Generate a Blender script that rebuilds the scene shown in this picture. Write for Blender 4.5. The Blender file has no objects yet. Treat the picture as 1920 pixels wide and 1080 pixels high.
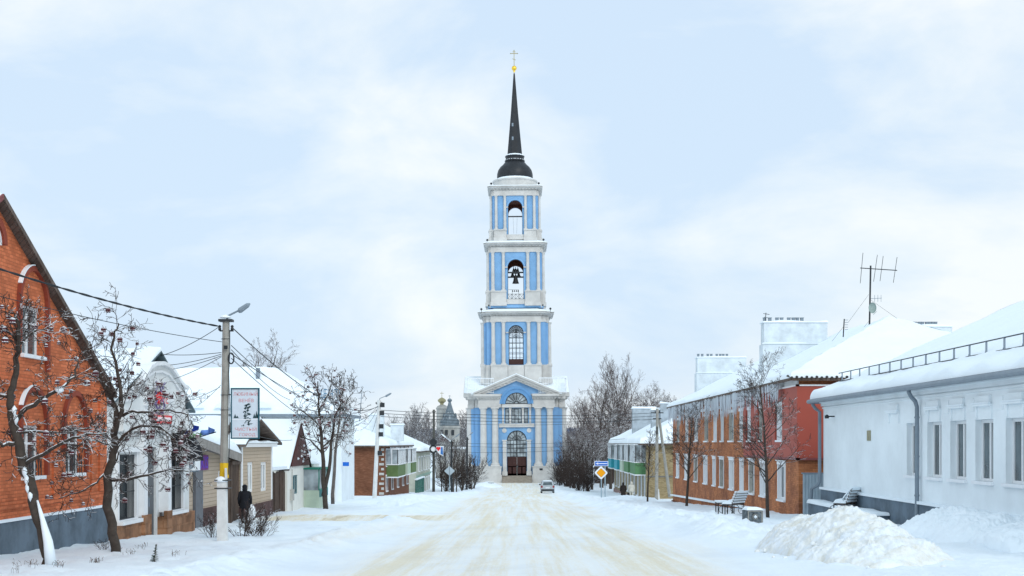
import bpy, math, random
from math import sin, cos, pi, sqrt, radians, hypot
from mathutils import Vector, noise as mn
R = random.Random(7)
scene = bpy.context.scene
COL = scene.collection
# ---------------------------------------------------------------- camera, world, sun, exposure
EYE = 1.65
cam_d = bpy.data.cameras.new("camera"); cam = bpy.data.objects.new("camera", cam_d); COL.objects.link(cam)
cam.location = (0, 0, EYE); cam.rotation_euler = (radians(90), 0, 0)
cam_d.sensor_width = 36; cam_d.lens = 36*2500/1920
cam_d.shift_x = -12/1920; cam_d.shift_y = 290/1920
cam_d.clip_start = 0.5; cam_d.clip_end = 20000
scene.camera = cam
w = bpy.data.worlds.new("World"); scene.world = w; w.use_nodes = True
nt = w.node_tree; nt.nodes.clear()
def N(nt, t, **k):
    n = nt.nodes.new(t)
    for a, b in k.items():
        if a.startswith('i_'): n.inputs[int(a[2:]) if a[2:].isdigit() else a[2:]].default_value = b
        else: setattr(n, a, b)
    return n
sky = N(nt, 'ShaderNodeTexSky', sky_type='NISHITA', sun_disc=False, sun_elevation=radians(30), sun_rotation=radians(153), air_density=1.2, dust_density=1.5)
bg1 = N(nt, 'ShaderNodeBackground'); bg1.inputs[1].default_value = 0.12
nt.links.new(sky.outputs[0], bg1.inputs[0])
tc = N(nt, 'ShaderNodeTexCoord'); mp = N(nt, 'ShaderNodeMapping'); mp.inputs['Scale'].default_value = (1.0, 1.0, 2.1); mp.inputs['Location'].default_value = (3.1, .4, 1.7)
nz = N(nt, 'ShaderNodeTexNoise'); nz.inputs['Scale'].default_value = 4.2; nz.inputs['Detail'].default_value = 6; nz.inputs['Roughness'].default_value = .56; nz.inputs['Distortion'].default_value = .35
cr = N(nt, 'ShaderNodeValToRGB'); e = cr.color_ramp.elements
e[0].position = .40; e[0].color = (.61, .75, .91, 1); e[1].position = .62; e[1].color = (.87, .915, .95, 1)
m_ = cr.color_ramp.elements.new(.52); m_.color = (.74, .835, .92, 1)
bg2 = N(nt, 'ShaderNodeBackground'); bg2.inputs[1].default_value = 1.0
mix = N(nt, 'ShaderNodeMixShader'); mix.inputs[0].default_value = .93
out = N(nt, 'ShaderNodeOutputWorld')
sxyz = N(nt, 'ShaderNodeSeparateXYZ'); nt.links.new(tc.outputs['Generated'], sxyz.inputs[0])
mrz = N(nt, 'ShaderNodeMapRange'); mrz.inputs[1].default_value = .33; mrz.inputs[2].default_value = .7; nt.links.new(sxyz.outputs[2], mrz.inputs[0])
tint = N(nt, 'ShaderNodeMix', data_type='RGBA', blend_type='MULTIPLY'); nt.links.new(mrz.outputs[0], tint.inputs[0]); nt.links.new(cr.outputs[0], tint.inputs[6]); tint.inputs[7].default_value = (.88, .95, 1.0, 1)
# overcast gain added behind the camera, the sun's side, to light facing fronts
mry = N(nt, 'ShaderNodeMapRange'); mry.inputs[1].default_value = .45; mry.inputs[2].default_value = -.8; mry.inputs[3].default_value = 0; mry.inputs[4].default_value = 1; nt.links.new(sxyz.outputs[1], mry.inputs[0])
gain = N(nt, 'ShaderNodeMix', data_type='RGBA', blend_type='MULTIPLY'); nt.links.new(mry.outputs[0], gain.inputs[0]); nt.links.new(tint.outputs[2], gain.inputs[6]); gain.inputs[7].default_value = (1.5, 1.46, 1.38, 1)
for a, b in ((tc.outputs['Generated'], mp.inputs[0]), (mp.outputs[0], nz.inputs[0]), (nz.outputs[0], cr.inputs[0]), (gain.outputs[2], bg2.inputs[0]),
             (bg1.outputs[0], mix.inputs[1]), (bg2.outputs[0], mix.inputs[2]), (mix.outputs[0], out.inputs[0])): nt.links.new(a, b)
sl = bpy.data.lights.new("sun", 'SUN'); so = bpy.data.objects.new("sun", sl); COL.objects.link(so)
sl.energy = 0.85; sl.angle = radians(14); sl.color = (1, .98, .95)
so.rotation_euler = Vector((.40, -.80, .62)).to_track_quat('Z', 'Y').to_euler()
scene.view_settings.view_transform = 'Standard'; scene.view_settings.look = 'None'
scene.view_settings.exposure = 0.15; scene.view_settings.gamma = 1

# ---------------------------------------------------------------- materials
MC = {}
def mat(name, col, rough=.8, var=.12, scale=2.5, bump=.15, bscale=None, metal=0, snowtop=0, kind=None, col2=None, spec=.3, thr=.45):
    if name in MC: return MC[name]
    m = bpy.data.materials.new(name); m.use_nodes = True; t = m.node_tree; b = t.nodes['Principled BSDF']; L = t.links.new
    b.inputs['Roughness'].default_value = rough; b.inputs['Metallic'].default_value = metal
    b.inputs['Specular IOR Level'].default_value = spec
    tc = N(t, 'ShaderNodeTexCoord'); src = tc.outputs['Object']
    n = N(t, 'ShaderNodeTexNoise'); n.inputs['Scale'].default_value = scale; n.inputs['Detail'].default_value = 6; n.inputs['Roughness'].default_value = .65
    L(src, n.inputs['Vector'])
    c2 = col2 or tuple(c*(1-3*var) for c in col)
    r = N(t, 'ShaderNodeValToRGB'); r.color_ramp.elements[0].position = .3; r.color_ramp.elements[1].position = .62
    r.color_ramp.elements[0].color = (*c2, 1); r.color_ramp.elements[1].color = (*col, 1); L(n.outputs[0], r.inputs[0]); cout = r.outputs[0]
    hgt = None
    if kind in ('brick', 'siding', 'planks', 'stone', 'slats', 'cladding'):
        sp = N(t, 'ShaderNodeSeparateXYZ'); L(src, sp.inputs[0]); ad = N(t, 'ShaderNodeMath', operation='ADD'); L(sp.outputs[0], ad.inputs[0]); L(sp.outputs[1], ad.inputs[1])
        cb = N(t, 'ShaderNodeCombineXYZ')
        if kind in ('planks', 'cladding'): L(sp.outputs[2], cb.inputs[0]); L(ad.outputs[0], cb.inputs[1])
        else: L(ad.outputs[0], cb.inputs[0]); L(sp.outputs[2], cb.inputs[1])
        br = N(t, 'ShaderNodeTexBrick'); L(cb.outputs[0], br.inputs['Vector']); br.inputs['Scale'].default_value = 1
        P = {'brick': (.25, .085, .009), 'siding': (6, .16, .012), 'planks': (9, .16, .012), 'stone': (.5, .3, .03), 'slats': (7, .12, .02), 'cladding': (30, .2, .014)}[kind]
        br.inputs['Brick Width'].default_value = P[0]; br.inputs['Row Height'].default_value = P[1]; br.inputs['Mortar Size'].default_value = P[2]
        br.inputs['Mortar Smooth'].default_value = .3
        k = {'brick': .22, 'planks': .25, 'stone': .35}.get(kind, .03)
        br.inputs['Color1'].default_value = (1, 1, 1, 1); br.inputs['Color2'].default_value = (1-k*1.5, 1-k*1.7, 1-k*1.9, 1)
        br.inputs['Mortar'].default_value = {'brick': (.62, .62, .6, 1), 'stone': (.8, .75, .7, 1), 'siding': (.62, .6, .58, 1)}.get(kind, (.5, .5, .5, 1))
        mu = N(t, 'ShaderNodeMix', data_type='RGBA', blend_type='MULTIPLY'); mu.inputs[0].default_value = 1
        L(cout, mu.inputs[6]); L(br.outputs['Color'], mu.inputs[7]); cout = mu.outputs[2]
        iv = N(t, 'ShaderNodeMath', operation='SUBTRACT'); iv.inputs[0].default_value = 1; L(br.outputs['Fac'], iv.inputs[1]); hgt = iv.outputs[0]
    n2 = N(t, 'ShaderNodeTexNoise'); n2.inputs['Scale'].default_value = bscale or scale*6; n2.inputs['Detail'].default_value = 4; L(src, n2.inputs['Vector'])
    bp = N(t, 'ShaderNodeBump'); bp.inputs['Strength'].default_value = bump; bp.inputs['Distance'].default_value = .03
    L(n2.outputs[0], bp.inputs['Height']); last = bp.outputs[0]
    if hgt is not None:
        b2 = N(t, 'ShaderNodeBump'); b2.inputs['Strength'].default_value = .6; b2.inputs['Distance'].default_value = .02; L(hgt, b2.inputs['Height']); L(last, b2.inputs['Normal']); last = b2.outputs[0]
    L(last, b.inputs['Normal'])
    if snowtop:
        g = N(t, 'ShaderNodeNewGeometry'); s2 = N(t, 'ShaderNodeSeparateXYZ'); L(g.outputs['Normal'], s2.inputs[0])
        n3 = N(t, 'ShaderNodeTexNoise'); n3.inputs['Scale'].default_value = 1.7; L(src, n3.inputs['Vector'])
        a1 = N(t, 'ShaderNodeMath', operation='MULTIPLY_ADD'); L(n3.outputs[0], a1.inputs[0]); a1.inputs[1].default_value = .9; L(s2.outputs[2], a1.inputs[2])
        mr = N(t, 'ShaderNodeMapRange'); mr.inputs[1].default_value = thr+.45; mr.inputs[2].default_value = thr+.6; L(a1.outputs[0], mr.inputs[0])
        ms = N(t, 'ShaderNodeMath', operation='MULTIPLY'); L(mr.outputs[0], ms.inputs[0]); ms.inputs[1].default_value = snowtop
        mx = N(t, 'ShaderNodeMix', data_type='RGBA'); L(ms.outputs[0], mx.inputs[0]); L(cout, mx.inputs[6]); mx.inputs[7].default_value = (.86, .89, .92, 1); cout = mx.outputs[2]
    L(cout, b.inputs['Base Color'])
    MC[name] = m; return m
M = dict(
 snow=mat('snow', (.83, .90, .95), .75, .012, .9, .35, 9),
 oldsnow=mat('old_snow', (.78, .83, .88), .8, .05, 3.2, 1, 12, col2=(.68, .66, .58)),
 twhite=mat('tower_white_plaster', (.60, .59, .57), .85, .085, .5, .15),
 tblue=mat('tower_blue_plaster', (.215, .41, .66), .85, .06, .5, .1),
 tbrown=mat('brown_vault_brick', (.16, .055, .035), .9, .1, 2),
 door=mat('brown_door_paint', (.055, .02, .017), .6, .08, 3),
 dome=mat('black_roof_metal', (.022, .025, .03), .45, .15, 1.2, .1),
 gold=mat('gold_leaf', (.95, .6, .08), .25, .02, 2, .02, metal=1),
 darkmetal=mat('dark_metal', (.03, .035, .04), .5, .1, 3),
 bell=mat('bell_bronze', (.02, .02, .022), .5, .1, 3),
 grey=mat('grey_metal', (.22, .27, .32), .5, .06, 2),
 stone=mat('step_stone', (.36, .32, .27), .85, .1, 3, .4),
 orange=mat('orange_brick', (.76, .21, .085), .85, .11, .9, .3, kind='brick'),
 redtrim=mat('dark_red_brick_trim', (.27, .055, .03), .85, .08, 2),
 plinth=mat('slate_grey_plinth', (.14, .19, .24), .75, .17, 1.1, .3),
 obrick=mat('weathered_orange_brick', (.60, .235, .10), .9, .14, .9, .4, kind='brick', col2=(.27, .10, .055)),
 redclad=mat('red_cladding', (.37, .075, .05), .6, .03, .5, .05),
 brownbrick=mat('brown_brick', (.27, .115, .065), .9, .12, .8, .3, kind='brick'),
 ybrick=mat('yellow_brick', (.44, .35, .20), .9, .12, .9, .4, kind='brick'),
 white=mat('white_plaster', (.82, .885, .92), .85, .045, .5, .15),
 cream=mat('cream_plaster', (.84, .84, .78), .85, .05, .8, .15),
 shopwhite=mat('shop_white_plaster', (.76, .77, .76), .85, .05, 1, .15),
 chim=mat('chimney_plaster', (.68, .75, .80), .9, .09, 1.4, .9, 3),
 frame=mat('white_pvc', (.82, .84, .86), .4, .01, 2, .0),
 oldwood=mat('grey_painted_wood', (.50, .49, .45), .8, .1, 3),
 sill=mat('snowy_sill', (.82, .85, .88), .7, .03, 3),
 siding=mat('beige_siding', (.52, .42, .32), .7, .03, 1, .05, kind='siding'),
 brownsid=mat('purple_brown_plinth', (.13, .075, .075), .8, .1, 2, kind='stone'),
 planks=mat('dark_wood_planks', (.12, .08, .06), .85, .15, 3, .3, kind='planks'),
 soffit=mat('grey_brown_soffit', (.17, .13, .11), .85, .15, 2, .2, kind='planks'),
 fascia=mat('maroon_fascia', (.22, .06, .06), .6, .05, 2),
 concrete=mat('grey_concrete', (.34, .33, .30), .9, .1, 3, .35),
 whitewash=mat('whitewashed_concrete', (.72, .73, .72), .9, .06, 3, .3),
 yellow=mat('yellow_band', (.75, .48, .02), .7, .05, 4),
 facestone=mat('orange_face_stone', (.42, .22, .12), .85, .2, 2, .5, kind='stone'),
 teal=mat('teal_panel', (.03, .33, .42), .6, .04, 2),
 green=mat('green_panel', (.10, .24, .11), .7, .08, 2),
 green2=mat('olive_green_panel', (.12, .19, .07), .7, .08, 2),
 palegrn=mat('pale_green_panel', (.47, .57, .46), .7, .05, 2),
 blue=mat('sign_blue', (.01, .13, .55), .5, .0, 2, 0),
 amber=mat('sign_amber', (.90, .36, .0), .5, .0, 2, 0),
 red=mat('sign_red', (.75, .015, .02), .5, .0, 2, 0),
 pinkred=mat('faded_red_lettering', (.62, .25, .27), .6, .0, 2, 0),
 purple=mat('sign_purple', (.16, .02, .38), .5, .3, 6, 0, col2=(.45, .01, .35)),
 signwhite=mat('sign_white', (.80, .83, .86), .5, .0, 2, 0),
 poster=mat('poster_pale_blue', (.62, .70, .78), .5, .04, 2, 0),
 ink=mat('poster_dark_ink', (.03, .07, .08), .6, .0, 2, 0),
 corrug=mat('blue_grey_corrugated_metal', (.33, .43, .50), .5, .04, 1, .1, kind='cladding'),
 bark=mat('bark', (.075, .060, .050), .95, .15, 5, .6, 20, snowtop=.8, thr=.62),
 bark2=mat('light_bark', (.15, .13, .12), .95, .15, 4, .6, 20, snowtop=.85, thr=.55),
 twig=mat('twigs', (.055, .040, .035), .95, .1, 3, 0, snowtop=.8, thr=.6),
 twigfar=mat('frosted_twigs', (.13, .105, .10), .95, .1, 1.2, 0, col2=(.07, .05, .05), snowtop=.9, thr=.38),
 berry=mat('dark_red_berries', (.10, .014, .022), .6, .2, 8, .5, snowtop=.95, thr=.52),
 black=mat('black_cloth', (.012, .013, .018), .9, .1, 5),
 dkbrown=mat('dark_brown_coat', (.022, .016, .014), .9, .1, 5),
 creamcloth=mat('cream_coat', (.56, .54, .47), .9, .05, 5),
 skin=mat('skin', (.55, .32, .24), .6, .03, 5, 0),
 carpaint=mat('silver_car_paint', (.38, .42, .45), .3, .02, 3, 0, metal=.5),
 tyre=mat('tyre_rubber', (.02, .02, .02), .8, .05, 5),
 fir=mat('fir_needles', (.02, .05, .03), .9, .2, 5, snowtop=.8, thr=.7),
 weed=mat('dry_stalks', (.10, .07, .05), .9, .1, 5),
 cable=mat('black_cable', (.02, .025, .03), .6, .0, 5, 0),
 farwood=mat('haze_blue_far_woods', (.10, .145, .24), 1, .1, .02, 0),  # the blue is distance haze put into the base colour
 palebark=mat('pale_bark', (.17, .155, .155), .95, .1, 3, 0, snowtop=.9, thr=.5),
 church=mat('grey_church_plaster', (.40, .40, .38), .9, .12, .5),
 tentblue=mat('blue_grey_tent_roof', (.15, .19, .22), .7, .15, .8, snowtop=.3),
 copper=mat('tarnished_gold', (.36, .32, .18), .4, .05, 2, .05, metal=.6),
)
def glass(name, col, rough=.12):
    m = bpy.data.materials.new(name); m.use_nodes = True; t = m.node_tree; b = t.nodes['Principled BSDF']
    n = N(t, 'ShaderNodeTexNoise'); n.inputs['Scale'].default_value = 1.3; tc = N(t, 'ShaderNodeTexCoord'); t.links.new(tc.outputs['Object'], n.inputs[0])
    r = N(t, 'ShaderNodeValToRGB'); r.color_ramp.elements[0].color = (*[c*.35 for c in col], 1); r.color_ramp.elements[1].color = (*col, 1)
    r.color_ramp.elements[0].position = .35; r.color_ramp.elements[1].position = .65
    t.links.new(n.outputs[0], r.inputs[0]); t.links.new(r.outputs[0], b.inputs['Base Color'])
    b.inputs['Roughness'].default_value = rough; b.inputs['Specular IOR Level'].default_value = .6
    return m
M['glass'] = glass('window_glass', (.10, .14, .16)); M['curtain'] = glass('curtained_glass', (.45, .52, .56), .2)
def clear(name, tint, fac):
    m = bpy.data.materials.new(name); m.use_nodes = True; t = m.node_tree; o = t.nodes['Material Output']
    tr = N(t, 'ShaderNodeBsdfTransparent'); gl = N(t, 'ShaderNodeBsdfGlossy'); gl.inputs['Roughness'].default_value = .05; gl.inputs[0].default_value = (*tint, 1)
    mx = N(t, 'ShaderNodeMixShader'); mx.inputs[0].default_value = fac
    t.links.new(tr.outputs[0], mx.inputs[1]); t.links.new(gl.outputs[0], mx.inputs[2]); t.links.new(mx.outputs[0], o.inputs[0]); return m
M['clear'] = clear('clear_glass', (.8, .9, 1), .12)
def icemat():
    m = bpy.data.materials.new('ice'); m.use_nodes = True; b = m.node_tree.nodes['Principled BSDF']
    b.inputs['Base Color'].default_value = (.66, .73, .80, 1); b.inputs['Roughness'].default_value = .25; b.inputs['Alpha'].default_value = .7
    return m
M['ice'] = icemat()

# ---------------------------------------------------------------- mesh helpers
class MB:
    def __init__(s): s.v = []; s.f = []
    def quad(s, *p):
        n = len(s.v); s.v += [tuple(q) for q in p]; s.f.append(tuple(range(n, n+len(p))))
    def box(s, x0, x1, y0, y1, z0, z1):
        s.fbox(lambda u, v, d: (u, d, v), x0, x1, z0, z1, y0, y1)
    def fbox(s, F, u0, u1, v0, v1, d0, d1):
        n = len(s.v)
        s.v += [tuple(F(u, v, d)) for u, v, d in ((u0, v0, d0), (u1, v0, d0), (u1, v1, d0), (u0, v1, d0), (u0, v0, d1), (u1, v0, d1), (u1, v1, d1), (u0, v1, d1))]
        s.f += [tuple(n+i for i in q) for q in ((0, 1, 2, 3), (5, 4, 7, 6), (4, 0, 3, 7), (1, 5, 6, 2), (3, 2, 6, 7), (4, 5, 1, 0))]
    def prism(s, poly, F, d0, d1):
        n = len(s.v); k = len(poly)
        s.v += [tuple(F(u, v, d0)) for u, v in poly] + [tuple(F(u, v, d1)) for u, v in poly]
        s.f.append(tuple(range(n, n+k))); s.f.append(tuple(range(n+2*k-1, n+k-1, -1)))
        for i in range(k): j = (i+1) % k; s.f.append((n+j, n+i, n+k+i, n+k+j))
    def tube(s, pts, rad, sides=6, cap=True):
        k = len(pts); n = len(s.v)
        if not hasattr(rad, '__len__'): rad = [rad]*k
        P = [Vector(p) for p in pts]
        t = (P[1]-P[0]).normalized(); a = Vector((0, 0, 1)) if abs(t.z) < .9 else Vector((1, 0, 0)); e1 = t.cross(a).normalized()
        for i in range(k):
            t = (P[min(i+1, k-1)]-P[max(i-1, 0)])
            if t.length < 1e-9: t = Vector((0, 0, 1))
            t.normalize(); e1 = (e1-t*e1.dot(t))
            if e1.length < 1e-6: e1 = t.orthogonal()
            e1.normalize(); e2 = t.cross(e1)
            for j in range(sides):
                an = 2*pi*j/sides; q = P[i]+(e1*cos(an)+e2*sin(an))*rad[i]; s.v.append((q.x, q.y, q.z))
        for i in range(k-1):
            for j in range(sides):
                a = n+i*sides+j; b = n+i*sides+(j+1) % sides; s.f.append((a, b, b+sides, a+sides))
        if cap:
            s.f.append(tuple(n+j for j in range(sides-1, -1, -1))); s.f.append(tuple(n+(k-1)*sides+j for j in range(sides)))
    def lathe(s, c, prof, sides=24, sx=1, sy=1, ph=0):
        n = len(s.v); k = len(prof)
        for r, z in prof:
            for j in range(sides):
                a = 2*pi*j/sides+ph; s.v.append((c[0]+r*sx*cos(a), c[1]+r*sy*sin(a), c[2]+z))
        for i in range(k-1):
            for j in range(sides):
                a = n+i*sides+j; b = n+i*sides+(j+1) % sides; s.f.append((a, b, b+sides, a+sides))
        s.f.append(tuple(n+j for j in range(sides-1, -1, -1))); s.f.append(tuple(n+(k-1)*sides+j for j in range(sides)))
    def disc(s, F, uc, vc, r, d0, d1, n=20, a0=0, a1=2*pi):
        s.prism([(uc+r*cos(a0+(a1-a0)*i/n), vc+r*sin(a0+(a1-a0)*i/n)) for i in range(n+(0 if a1-a0 > 6.2 else 1))], F, d0, d1)
    def ring(s, F, uc, vc, r0, r1, d0, d1, n=16, a0=0, a1=pi, ry=1):
        for i in range(n):
            b0 = a0+(a1-a0)*i/n; b1 = a0+(a1-a0)*(i+1)/n
            s.prism([(uc+r0*cos(b0), vc+ry*r0*sin(b0)), (uc+r1*cos(b0), vc+ry*r1*sin(b0)), (uc+r1*cos(b1), vc+ry*r1*sin(b1)), (uc+r0*cos(b1), vc+ry*r0*sin(b1))], F, d0, d1)
def wpos(o):
    p = Vector((0, 0, 0))
    while o is not None: p += o.location; o = o.parent
    return p
def part(name, mb, m, parent=None, smooth=False, loc=None):
    off = wpos(parent) if parent is not None else Vector((0, 0, 0))
    if parent is None and loc is not None: off = Vector(loc)
    me = bpy.data.meshes.new(name); me.from_pydata([(v[0]-off.x, v[1]-off.y, v[2]-off.z) for v in mb.v], [], mb.f); me.update()
    if isinstance(m, str): m = M[m]
    me.materials.append(m)
    if smooth: me.polygons.foreach_set('use_smooth', [True]*len(me.polygons))
    o = bpy.data.objects.new(name, me); COL.objects.link(o); o.parent = parent
    if parent is None: o.location = off
    return o
def tag(o, label=None, cat=None, group=None, kind=None):
    for k, v in (('label', label), ('category', cat), ('group', group), ('kind', kind)):
        if v: o[k] = v
    return o
def thing(name, label, cat, loc=(0, 0, 0), group=None):
    o = bpy.data.objects.new(name, None); COL.objects.link(o); o.location = loc; o.empty_display_size = .2
    return tag(o, label, cat, group)
def copy_tree(o, parent=None):
    c = o.copy(); COL.objects.link(c); c.parent = parent
    for ch in list(o.children): copy_tree(ch, c)
    return c
def inst(name, me, parent, loc, rz=0, sc=1, smooth=False):
    o = bpy.data.objects.new(name, me); COL.objects.link(o); o.parent = parent
    o.location = Vector(loc)-(wpos(parent) if parent is not None else Vector((0, 0, 0))); o.rotation_euler = (0, 0, rz)
    o.scale = (sc, sc, sc) if not hasattr(sc, '__len__') else sc
    return o
def FL(x0): return lambda u, v, d: (x0-d, u, v)      # facade left of the street, looks to +X
def FR(x0): return lambda u, v, d: (x0+d, u, v)      # facade right of the street, looks to -X
def FF(y0): return lambda u, v, d: (u, y0+d, v)      # wall looking at -Y
def P(px, py, Y): return Vector(((px-972)*Y/2500, Y, EYE-(py-830)*Y/2500))
def clip(poly, a, b, c):            # keep a*u+b*v<=c
    o = []
    for i in range(len(poly)):
        p, q = poly[i-1], poly[i]; dp = a*p[0]+b*p[1]-c; dq = a*q[0]+b*q[1]-c
        if (dp <= 0) != (dq <= 0): t = dp/(dp-dq); o.append((p[0]+t*(q[0]-p[0]), p[1]+t*(q[1]-p[1])))
        if dq <= 0: o.append(q)
    return o
def wall(mb, F, u0, u1, v0, v1, ops=(), depth=.3, gable=None):
    us = sorted({u0, u1, *[o[0] for o in ops], *[o[1] for o in ops]}); vs = sorted({v0, v1, *[o[2] for o in ops], *[o[3] for o in ops]})
    for i in range(len(us)-1):
        for j in range(len(vs)-1):
            a, b, c, d = us[i], us[i+1], vs[j], vs[j+1]
            if any(o[0] <= (a+b)/2 <= o[1] and o[2] <= (c+d)/2 <= o[3] for o in ops): continue
            pl = [(a, c), (b, c), (b, d), (a, d)]
            if gable:
                um, vm, ua, ub, ve = gable
                s1 = (vm-ve)/(um-ua); pl = clip(pl, -s1, 1, ve-s1*ua)
                s2 = (vm-ve)/(um-ub)
                if len(pl) > 2: pl = clip(pl, -s2, 1, ve-s2*ub)
            if len(pl) > 2: mb.quad(*[F(u, v, 0) for u, v in pl])
    for o in ops:
        a, b, c, d = o[:4]
        mb.quad(F(a, c, 0), F(a, d, 0), F(a, d, depth), F(a, c, depth)); mb.quad(F(b, c, 0), F(b, d, 0), F(b, d, depth), F(b, c, depth))
        mb.quad(F(a, d, 0), F(b, d, 0), F(b, d, depth), F(a, d, depth)); mb.quad(F(a, c, 0), F(b, c, 0), F(b, c, depth), F(a, c, depth))
def window(parent, F, u0, u1, v0, v1, dep=.2, mul=1, tr=None, fm='frame', gm='glass', sill=True, fw=.07, surround=None, sm='sill', lin=False):
    a = MB(); d0, d1 = dep, dep+.06
    if lin: a.fbox(F, u0+.002, u0+.03, v0+.002, v1-.002, -.01, dep-.003); a.fbox(F, u1-.03, u1-.002, v0+.002, v1-.002, -.01, dep-.003)
    e = .003
    a.fbox(F, u0+e, u0+fw, v0+e, v1-e, d0, d1); a.fbox(F, u1-fw, u1-e, v0+e, v1-e, d0, d1); a.fbox(F, u0+fw, u1-fw, v0+e, v0+fw, d0+.003, d1); a.fbox(F, u0+fw, u1-fw, v1-fw, v1-e, d0+.003, d1)
    for i in range(mul): uc = u0+(u1-u0)*(i+1)/(mul+1); a.fbox(F, uc-fw*.45, uc+fw*.45, v0+fw, v1-fw, d0-.01, d1)
    if tr: a.fbox(F, u0+fw, u1-fw, tr-.03, tr+.03, d0+.005, d1)
    w = part('window', a, fm, parent)
    p = MB(); p.quad(F(u0, v0, d0+.04), F(u1, v0, d0+.04), F(u1, v1, d0+.04), F(u0, v1, d0+.04)); part('pane', p, gm, w)
    if sill:
        s = MB(); s.fbox(F, u0-.08, u1+.08, v0-.07, v0+.02, -.1, dep-.004); part('sill', s, sm, w)
    if surround:
        s = MB(); k = surround; s.fbox(F, u0-k, u0, v0, v1, -.035, .02); s.fbox(F, u1, u1+k, v0, v1, -.035, .02); s.fbox(F, u0-k-.04, u1+k+.04, v1, v1+k*1.3, -.06, .02); part('surround', s, 'sill', w)
    return w
def nz3(x, y, z, s=1): return mn.noise(Vector((x*s, y*s, z*s)))
def snowpatch(mb, A, B, C, D, t=.25, ru=True, rv=True, nu=None, amp=.07, fr=(1, 0, 0, 0)):
    """A-B is the eave, D-C the ridge; fr = free (rounded) edges: eave, side A, side B, ridge"""
    A, B, C, D = map(Vector, (A, B, C, D)); Lu = (B-A).length; Lv = max(((D-A).length+(C-B).length)/2, .1)
    def samp(L, f0, f1):
        s = []
        if f0: s += [0, .04*t, .15*t, .4*t, .8*t]
        n = max(2, min(60, int(L/.5))); s += [L*i/n for i in range(n+1) if (not f0 or L*i/n > t) and (not f1 or L*i/n < L-t)]
        if f1: s += [L-.8*t, L-.4*t, L-.15*t, L-.04*t, L]
        return s
    U = samp(Lu, fr[1], fr[2]); V = samp(Lv, fr[0], fr[3]); n = len(mb.v); k = len(U)
    def rnd(x): x = max(0, min(1, x/t)); return sqrt(max(0, 1-(1-x)**2))
    for v in V:
        for u in U:
            a = A.lerp(B, u/Lu); b = D.lerp(C, u/Lu); p = a.lerp(b, v/Lv); h = 1
            if fr[0]: h *= rnd(v)
            if fr[3]: h *= rnd(Lv-v)
            if fr[1]: h *= rnd(u)
            if fr[2]: h *= rnd(Lu-u)
            q = nz3(p.x, p.y, p.z, .8)*amp+nz3(p.x, p.y, p.z, .25)*amp*1.3+nz3(p.x, p.y, p.z, 3)*amp*.5
            if fr[0]: h *= 1+1.0*nz3(p.x*.9, p.y*.9, 4.3)*max(0, 1-v/1.3)
            oz = .012+t*h+q*h
            mb.v.append((p.x, p.y, p.z+oz))
    for j in range(len(V)-1):
        for i in range(k-1): a = n+j*k+i; mb.f.append((a, a+1, a+1+k, a+k))
    mb.quad(A+Vector((0, 0, .01)), D+Vector((0, 0, .01)), C+Vector((0, 0, .01)), B+Vector((0, 0, .01)))
def slab(mb, pts, t):
    pts = [Vector(p) for p in pts]; n = len(mb.v); k = len(pts)
    mb.v += [tuple(p) for p in pts]+[(p.x, p.y, p.z-t) for p in pts]
    mb.f.append(tuple(range(n, n+k))); mb.f.append(tuple(range(n+2*k-1, n+k-1, -1)))
    for i in range(k): j = (i+1) % k; mb.f.append((n+j, n+i, n+k+i, n+k+j))
def roof(parent, x0, x1, y0, y1, ze, zr, axis='Y', h0=0, h1=0, oh=.4, t=.28, rm='soffit', rt=.14, snow=True, ohg=None, rc=None):
    """gable or hip roof; ridge along axis; h0/h1 = hip run at the low/high end (0 = gable)"""
    ohg = oh if ohg is None else ohg
    if axis == 'Y': T = lambda a, b, z: Vector((b, a, z)); a0, a1, b0, b1 = y0, y1, x0, x1
    else: T = lambda a, b, z: Vector((a, b, z)); a0, a1, b0, b1 = x0, x1, y0, y1
    bm = (b0+b1)/2 if rc is None else rc
    sl = (zr-ze)/(bm-b0); slb = (zr-ze)/(b1-bm); zl = ze-sl*oh; zl2 = ze-slb*oh
    A0 = a0-(oh if h0 else ohg); A1 = a1+(oh if h1 else ohg); B0 = b0-oh; B1 = b1+oh
    r0 = a0+h0 if h0 else A0; r1 = a1-h1 if h1 else A1
    c = [T(A0, B0, zl), T(A1, B0, zl), T(A1, B1, zl2), T(A0, B1, zl2)]; r = [T(r0, bm, zr), T(r1, bm, zr)]
    s = MB(); slab(s, [c[0], c[1], r[1], r[0]], rt); slab(s, [c[2], c[3], r[0], r[1]], rt)
    if h0: slab(s, [c[3], c[0], r[0]], rt)
    if h1: slab(s, [c[1], c[2], r[1]], rt)
    o = part('roof', s, rm, parent)
    if snow:
        q = MB(); g0, g1 = (0 if h0 else 1), (0 if h1 else 1)
        snowpatch(q, c[0], c[1], r[1], r[0], t, fr=(1, g0, g1, 0)); snowpatch(q, c[2], c[3], r[0], r[1], t, fr=(1, g1, g0, 0))
        if h0: snowpatch(q, c[3], c[0], r[0], r[0], t)
        if h1: snowpatch(q, c[1], c[2], r[1], r[1], t)
        part('roof_snow', q, 'snow', o, smooth=True)
    return o
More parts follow.
